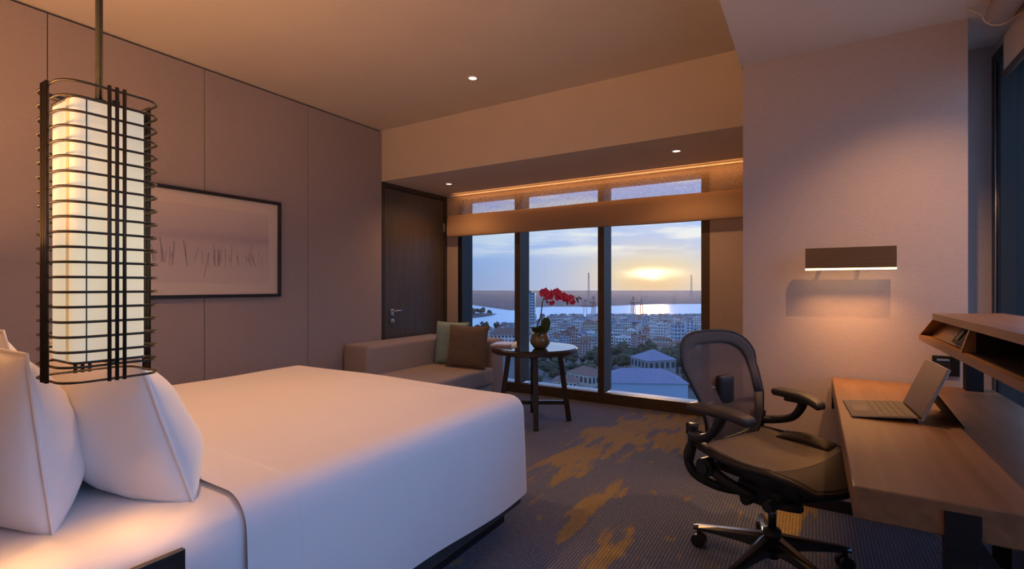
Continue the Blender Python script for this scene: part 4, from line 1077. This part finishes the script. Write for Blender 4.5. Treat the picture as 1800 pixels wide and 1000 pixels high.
# city blocks
def blend(a, b, t): return tuple(x + (y - x) * t for x, y in zip(a, b))
WALLS = [mat('block_wall_' + n, c, 0.85, noise_=(0.6, 0.12)) for n, c in (('pale', (0.64, 0.63, 0.62)), ('blue', (0.40, 0.47, 0.56)), ('cream', (0.58, 0.51, 0.43)), ('pink', (0.50, 0.36, 0.33)), ('grey', (0.24, 0.24, 0.26)))]
ROOFS = [mat('block_roof_' + n, c, 0.8, noise_=(1.0, 0.2)) for n, c in (('grey', (0.20, 0.20, 0.22)), ('rust', (0.20, 0.10, 0.075)), ('lavender', (0.20, 0.19, 0.27)), ('white', (0.5, 0.5, 0.5)), ('teal', (0.22, 0.36, 0.36)))]
WINM = mat('block_window', (0.045, 0.05, 0.06), 0.25)
CRANE = mat('rust_crane', (0.30, 0.10, 0.05), 0.7)
CROWNS = [mat('tree_crown_' + n, c, 0.95, noise_=(0.5, 0.4)) for n, c in (('dark', (0.030, 0.040, 0.020)), ('olive', (0.055, 0.058, 0.026)), ('brown', (0.060, 0.048, 0.028)))]
TRUNK = mat('tree_trunk', (0.05, 0.035, 0.025), 0.9)

def building(w, dp, h, wall, roof, style, label, floors=None, bays=None):
    b = thing('city_building', label, 'building', (0, 0, 0), 0, 'buildings of the riverside city')
    MB().box((-w / 2, -dp / 2, 0), (w / 2, dp / 2, h)).build('wall', wall, b, local=True)
    fl_ = 0 if floors == 0 else floors or max(2, int(h / 3.4)); by = bays or max(3, int(w / 3.2)); bd = max(2, int(dp / 3.4))
    wm = MB()
    for f in range(fl_):
        z0 = h * (f + 0.32) / fl_; z1 = h * (f + 0.80) / fl_
        for k in range(by):
            x0_ = -w / 2 + w * (k + 0.22) / by; x1_ = -w / 2 + w * (k + 0.78) / by
            wm.box((x0_, -dp / 2 - 0.10, z0), (x1_, -dp / 2 + 0.1, z1))
        for k in range(bd):
            y0_ = -dp / 2 + dp * (k + 0.25) / bd; y1_ = -dp / 2 + dp * (k + 0.75) / bd
            wm.box((w / 2 - 0.1, y0_, z0), (w / 2 + 0.10, y1_, z1)); wm.box((-w / 2 - 0.1, y0_, z0), (-w / 2 + 0.1, y1_, z1))
    if fl_:
        o = wm.build('windows', WINM, b, local=True); o['kind'] = 'stuff'
    else: wm.bm.free()
    rf = MB()
    if style == 'hip':
        e = 0.8; rh = min(w, dp) * 0.28
        rx = max(0.5, w / 2 - dp / 2)
        A = [rf.bm.verts.new(p) for p in ((-w / 2 - e, -dp / 2 - e, h), (w / 2 + e, -dp / 2 - e, h), (w / 2 + e, dp / 2 + e, h), (-w / 2 - e, dp / 2 + e, h))]
        t0, t1 = rf.bm.verts.new((-rx, 0, h + rh)), rf.bm.verts.new((rx, 0, h + rh))
        for f in ((A[0], A[1], t1, t0), (A[1], A[2], t1), (A[2], A[3], t0, t1), (A[3], A[0], t0), (A[3], A[2], A[1], A[0])): rf.bm.faces.new(f)
        rf.build('roof', roof, b, local=True)
    else:
        rf.box((-w / 2 - 0.3, -dp / 2 - 0.3, h), (w / 2 + 0.3, dp / 2 + 0.3, h + 0.7)).box((-w * 0.15, -dp * 0.2, h + 0.7), (w * 0.2, dp * 0.2, h + 3.2))
        if style == 'terrace': rf.box((-w * 0.45, -dp * 0.45, h + 0.7), (-w * 0.2, dp * 0.1, h + 2.2))
        rf.build('roof', roof, b, local=True)
    if style == 'balcony':
        for f in range(1, fl_):
            MB().box((-w / 2 - 0.2, -dp / 2 - 1.2, h * f / fl_ - 0.25), (w / 2 + 0.2, -dp / 2, h * f / fl_ + 0.15)).build('balcony_slab', ROOFS[3], b, local=True)
    return b
rc = random.Random(11)
protos = [
    building(16, 12, 20, WALLS[0], ROOFS[0], 'flat', 'pale flat roofed apartment block in the hazy city below'),
    building(12, 10, 26, WALLS[1], ROOFS[0], 'flat', 'narrow bluish concrete tower block in the hazy city below'),
    building(20, 12, 14, WALLS[2], ROOFS[1], 'hip', 'low cream house with a rust hip roof in the city below'),
    building(18, 11, 17, WALLS[0], ROOFS[3], 'balcony', 'white balconied apartment block in the hazy city below'),
    building(14, 11, 18, WALLS[3], ROOFS[1], 'terrace', 'dull pink terrace block in the hazy city below'),
    building(24, 13, 11, WALLS[4], ROOFS[2], 'hip', 'grey hall under a lavender hip roof in the city below'),
    building(13, 12, 15, WALLS[1], ROOFS[4], 'terrace', 'bluish block with a teal roof in the hazy city below'),
    building(10, 9, 23, WALLS[0], ROOFS[3], 'flat', 'slender white apartment block in the hazy city below'),
]
used = [False] * len(protos)
PLACED = []
def free(p, r):
    if any((p.x - q[0]) ** 2 + (p.y - q[1]) ** 2 < (r + q[2]) ** 2 for q in PLACED): return False
    PLACED.append((p.x, p.y, r)); return True
def put(i, p, rz, s=(1, 1, 1)):
    if used[i]: b = copy_tree(protos[i])
    else: b = protos[i]; used[i] = True
    b.location = p; b.rotation_euler = (0, 0, rz); b.scale = s
    return b
CITY_RZ = R(20)
HGT = (20, 26, 17, 17, 18, 14, 15, 23)
HALF = (9, 7, 10.5, 9.5, 8, 12, 8, 6.5)
for l_, d_, r_ in ((0.262, 272, 24), (0.285, 318, 14), (0.0, 440, 21), (0.034, 660, 11), (0.150, 310, 12), (0.110, 292, 9)): free(gp(l_, d_), r_)
def occupied(lat, d):
    if 330 < d < 440 and 0.14 < lat < 0.50: return True     # wooded park
    if d < 400 and 0.18 < lat < 0.46: return True             # the long lavender roofed hall
    if d < 420 and 0.02 < lat < 0.19: return True              # low red roofs and yard
    if d < 470 and -0.2 < lat <= 0.03: return True           # the broad red roofed block
    return False
d = 345.0
count = 0
while d < 1010:
    lat = -0.30 + rc.uniform(0, 0.03)
    while lat < 0.56:
        shore = 1e9
        for (l0, s0) in ((-0.5, 640), (-0.1, 690), (-0.03, 740), (0.02, 820), (0.06, 880), (0.12, 915), (0.22, 990), (0.30, 1040), (0.38, 1070)):
            if lat <= l0: shore = s0; break
        inview = -0.16 < lat < 0.44
        if d < shore - 25 and not occupied(lat, d) and rc.random() < (0.93 if inview else 0.5):
            i = rc.choices(range(8), (20, 14, 15, 16, 14, 8, 8, 14))[0]
            k = rc.uniform(0.55, 0.85)
            p = gp(lat, d + rc.uniform(-6, 6))
            hmax = 60 - (71 if lat < -0.02 else 62 if lat < 0.03 else 47) / 869 * d
            kz = min(k * rc.uniform(0.75, 1.2), hmax / (HGT[i] + 3))
            if kz > 0.22 and free(p, k * HALF[i]):
                put(i, p, CITY_RZ + rc.choice((0, 0, PI / 2, R(12), R(-9))) + rc.uniform(-0.1, 0.1), (k, k, kz))
                count += 1
        lat += (rc.uniform(13, 19) / d) * (1.0 if inview else 3.0)
    d += 19 + (d - 345) * 0.045
# singular buildings near the window
b = building(44, 22, 10, mat('sky_blue_render', (0.30, 0.40, 0.52), 0.8), ROOFS[2], 'hip', 'long pale blue hall with lavender roof just below the right hand pane', 0, 9)
b.location = gp(0.262, 272); b.rotation_euler = (0, 0, R(27)); b['group'] = ''
b2 = building(20, 20, 15, WALLS[4], ROOFS[2], 'hip', 'taller lavender hip roofed house behind the long blue hall', 2, 5)
b2.location = gp(0.285, 318); b2.rotation_euler = (0, 0, R(50)); b2['group'] = ''
b3 = building(38, 18, 19, WALLS[0], ROOFS[1], 'hip', 'broad white five storey block with red hip roof seen past the sofa', 5, 12)
b3.location = gp(0.0, 440); b3.rotation_euler = (0, 0, R(31)); b3['group'] = ''
b4 = building(17, 15, 52, WALLS[1], ROOFS[0], 'flat', 'tall bluish tower rising by the river behind the mullion', 14, 5)
b4.location = gp(0.034, 660); b4.rotation_euler = (0, 0, R(25)); b4['group'] = ''
b5 = building(20, 14, 7, WALLS[2], ROOFS[1], 'hip', 'low house with broad reddish roof below the middle pane', 1, 6)
b5.location = gp(0.150, 310); b5.rotation_euler = (0, 0, R(-15)); b5['group'] = ''
b6 = building(14, 10, 6, WALLS[2], ROOFS[1], 'hip', 'small house with rusty roof and pale front under the table line', 1, 6)
b6.location = gp(0.110, 292); b6.rotation_euler = (0, 0, R(15)); b6['group'] = ''
for q in (b, b2, b3, b4, b5, b6): del q['group']
for i, u_ in enumerate(used):
    if not u_: put(i, gp(0.2 + 0.02 * i, 700), 0)

# trees
def tree(m, label, seed):
    t = thing('city_tree', label, 'tree', (0, 0, 0), 0, 'trees between the city buildings')
    MB().cyl((0, 0, 0), (0, 0, 5.5), 0.5, 0.3, n=6).build('trunk', TRUNK, t, local=True)
    mb = MB(); rr = random.Random(seed)
    for k in range(5):
        mb.ico((rr.uniform(-3, 3), rr.uniform(-3, 3), rr.uniform(5, 9)), rr.uniform(2.6, 4.2), 2, (1, 1, 0.8), 0.7, seed + k)
    mb.build('crown', m, t, local=True, smooth=False)
    return t
tprotos = [tree(CROWNS[0], 'dark green round tree in the city below', 1), tree(CROWNS[1], 'olive green spreading tree in the city below', 2), tree(CROWNS[2], 'brownish green tree in the city below', 3)]
tused = [False] * 3
def put_tree(lat, d, s=1.0):
    i = rc.randrange(3)
    if not free(gp(lat, d), 5.8 * s): return
    if tused[i]: t = copy_tree(tprotos[i])
    else: t = tprotos[i]; tused[i] = True
    t.location = gp(lat, d); t.rotation_euler = (0, 0, rc.uniform(0, 6.28)); t.scale = (s, s, s * rc.uniform(0.85, 1.15))
for k in range(95):   # the park
    put_tree(rc.uniform(0.16, 0.47), rc.uniform(335, 435), rc.uniform(0.8, 1.4))
for k in range(40):   # gardens round the low roofs
    put_tree(rc.uniform(0.02, 0.17), rc.uniform(300, 405), rc.uniform(0.5, 0.95))
for k in range(34):   # right of the hall
    put_tree(rc.uniform(0.345, 0.46), rc.uniform(255, 340), rc.uniform(0.6, 1.1))
for k in range(40):   # along the river
    l = rc.uniform(-0.14, 0.02); put_tree(l, 640 + 700 * max(0, l + 0.1) + rc.uniform(0, 20), rc.uniform(0.5, 0.9))
for k in range(34):
    put_tree(rc.uniform(-0.16, 0.44), rc.uniform(450, 800), rc.uniform(0.5, 1.0))
for k in range(26):   # island
    l = rc.uniform(-0.13, -0.045); put_tree(l, rc.uniform(1040, 1110), rc.uniform(0.9, 1.5))

# masts and cranes on the river bank
def mast(label, lat, d, h):
    t = thing('lattice_mast', label, 'mast', gp(lat, d))
    mb = MB()
    for sx_, sy_ in ((1, 1), (1, -1), (-1, 1), (-1, -1)):
        mb.bar((sx_ * 4, sy_ * 4, 0), (sx_ * 1.2, sy_ * 1.2, h), 0.8)
    mb.build('legs', WALLS[4], t, local=True)
    mb = MB()
    for k in range(8):
        z = h * k / 8; w_ = 4 - 2.8 * k / 8
        mb.bar((-w_, -w_, z), (w_, -w_, z + h / 8), 0.45); mb.bar((w_, -w_, z), (w_, w_, z + h / 8), 0.45)
    mb.build('bracing', WALLS[4], t, local=True)
mast('tall lattice mast on the far bank above the orchid', 0.155, 2100, 118)
mast('tall lattice mast on the far bank right of the sun', 0.363, 2100, 110)
def crane(label, lat, d, h, rz):
    t = thing('harbour_crane', label, 'crane', gp(lat, d), rz); t.scale = (0.55, 0.55, 0.8)
    mb = MB()
    for sx_, sy_ in ((1, 1), (1, -1), (-1, 1), (-1, -1)): mb.bar((sx_ * 6, sy_ * 5, 0), (sx_ * 4, sy_ * 4, h), 1.5)
    mb.build('legs', CRANE, t, local=True)
    MB().bar((-14, 0, h), (30, 0, h), 2.4, 2.4).build('boom', CRANE, t, local=True)
    MB().bar((0, 0, h), (0, 0, h + 16), 2.0).bar((0, 0, h + 16), (28, 0, h + 1), 0.8).bar((0, 0, h + 16), (-13, 0, h + 1), 0.8).build('apex', CRANE, t, local=True)
for i, (lat, d_, h_, rz, lab) in enumerate(((0.165, 925, 38, 2.4, 'rust red harbour crane at the bank beside the second mullion'), (0.148, 915, 30, 0.4, 'rust red harbour crane left of the taller crane'), (0.245, 1010, 34, 1.0, 'rust red harbour crane on the bank under the sun'), (0.262, 1015, 30, 2.0, 'rust red harbour crane just right of the one under the sun'))):
    crane(lab, lat, d_, h_, rz)

# low evening haze over the city
hz_m = bpy.data.materials.new('evening_haze'); hz_m.use_nodes = True
nt = hz_m.node_tree; nt.nodes.clear()
vs = nn(nt, 'ShaderNodeVolumeScatter'); vs.inputs['Density'].default_value = 0.00009; vs.inputs['Anisotropy'].default_value = 0.6
vs.inputs['Color'].default_value = (0.95, 0.97, 1.0, 1)
om = nn(nt, 'ShaderNodeOutputMaterial'); nt.links.new(vs.outputs[0], om.inputs['Volume'])
hzb = MB(); 
pts = [gp(-1.2, 60), gp(1.4, 60), gp(1.4, 4600), gp(-1.2, 4600)]
a_ = [hzb.bm.verts.new((p.x, p.y, GZ - 1.5)) for p in pts]; b_ = [hzb.bm.verts.new((p.x, p.y, -22.0)) for p in pts]
hzb.bm.faces.new(a_); hzb.bm.faces.new(b_)
for k in range(4): hzb.bm.faces.new((a_[k], a_[(k + 1) % 4], b_[(k + 1) % 4], b_[k]))
hzo = hzb.build('haze', hz_m); tag(hzo, 'low evening haze lying over the river city', 'haze', kind='stuff')
print('city buildings', count)
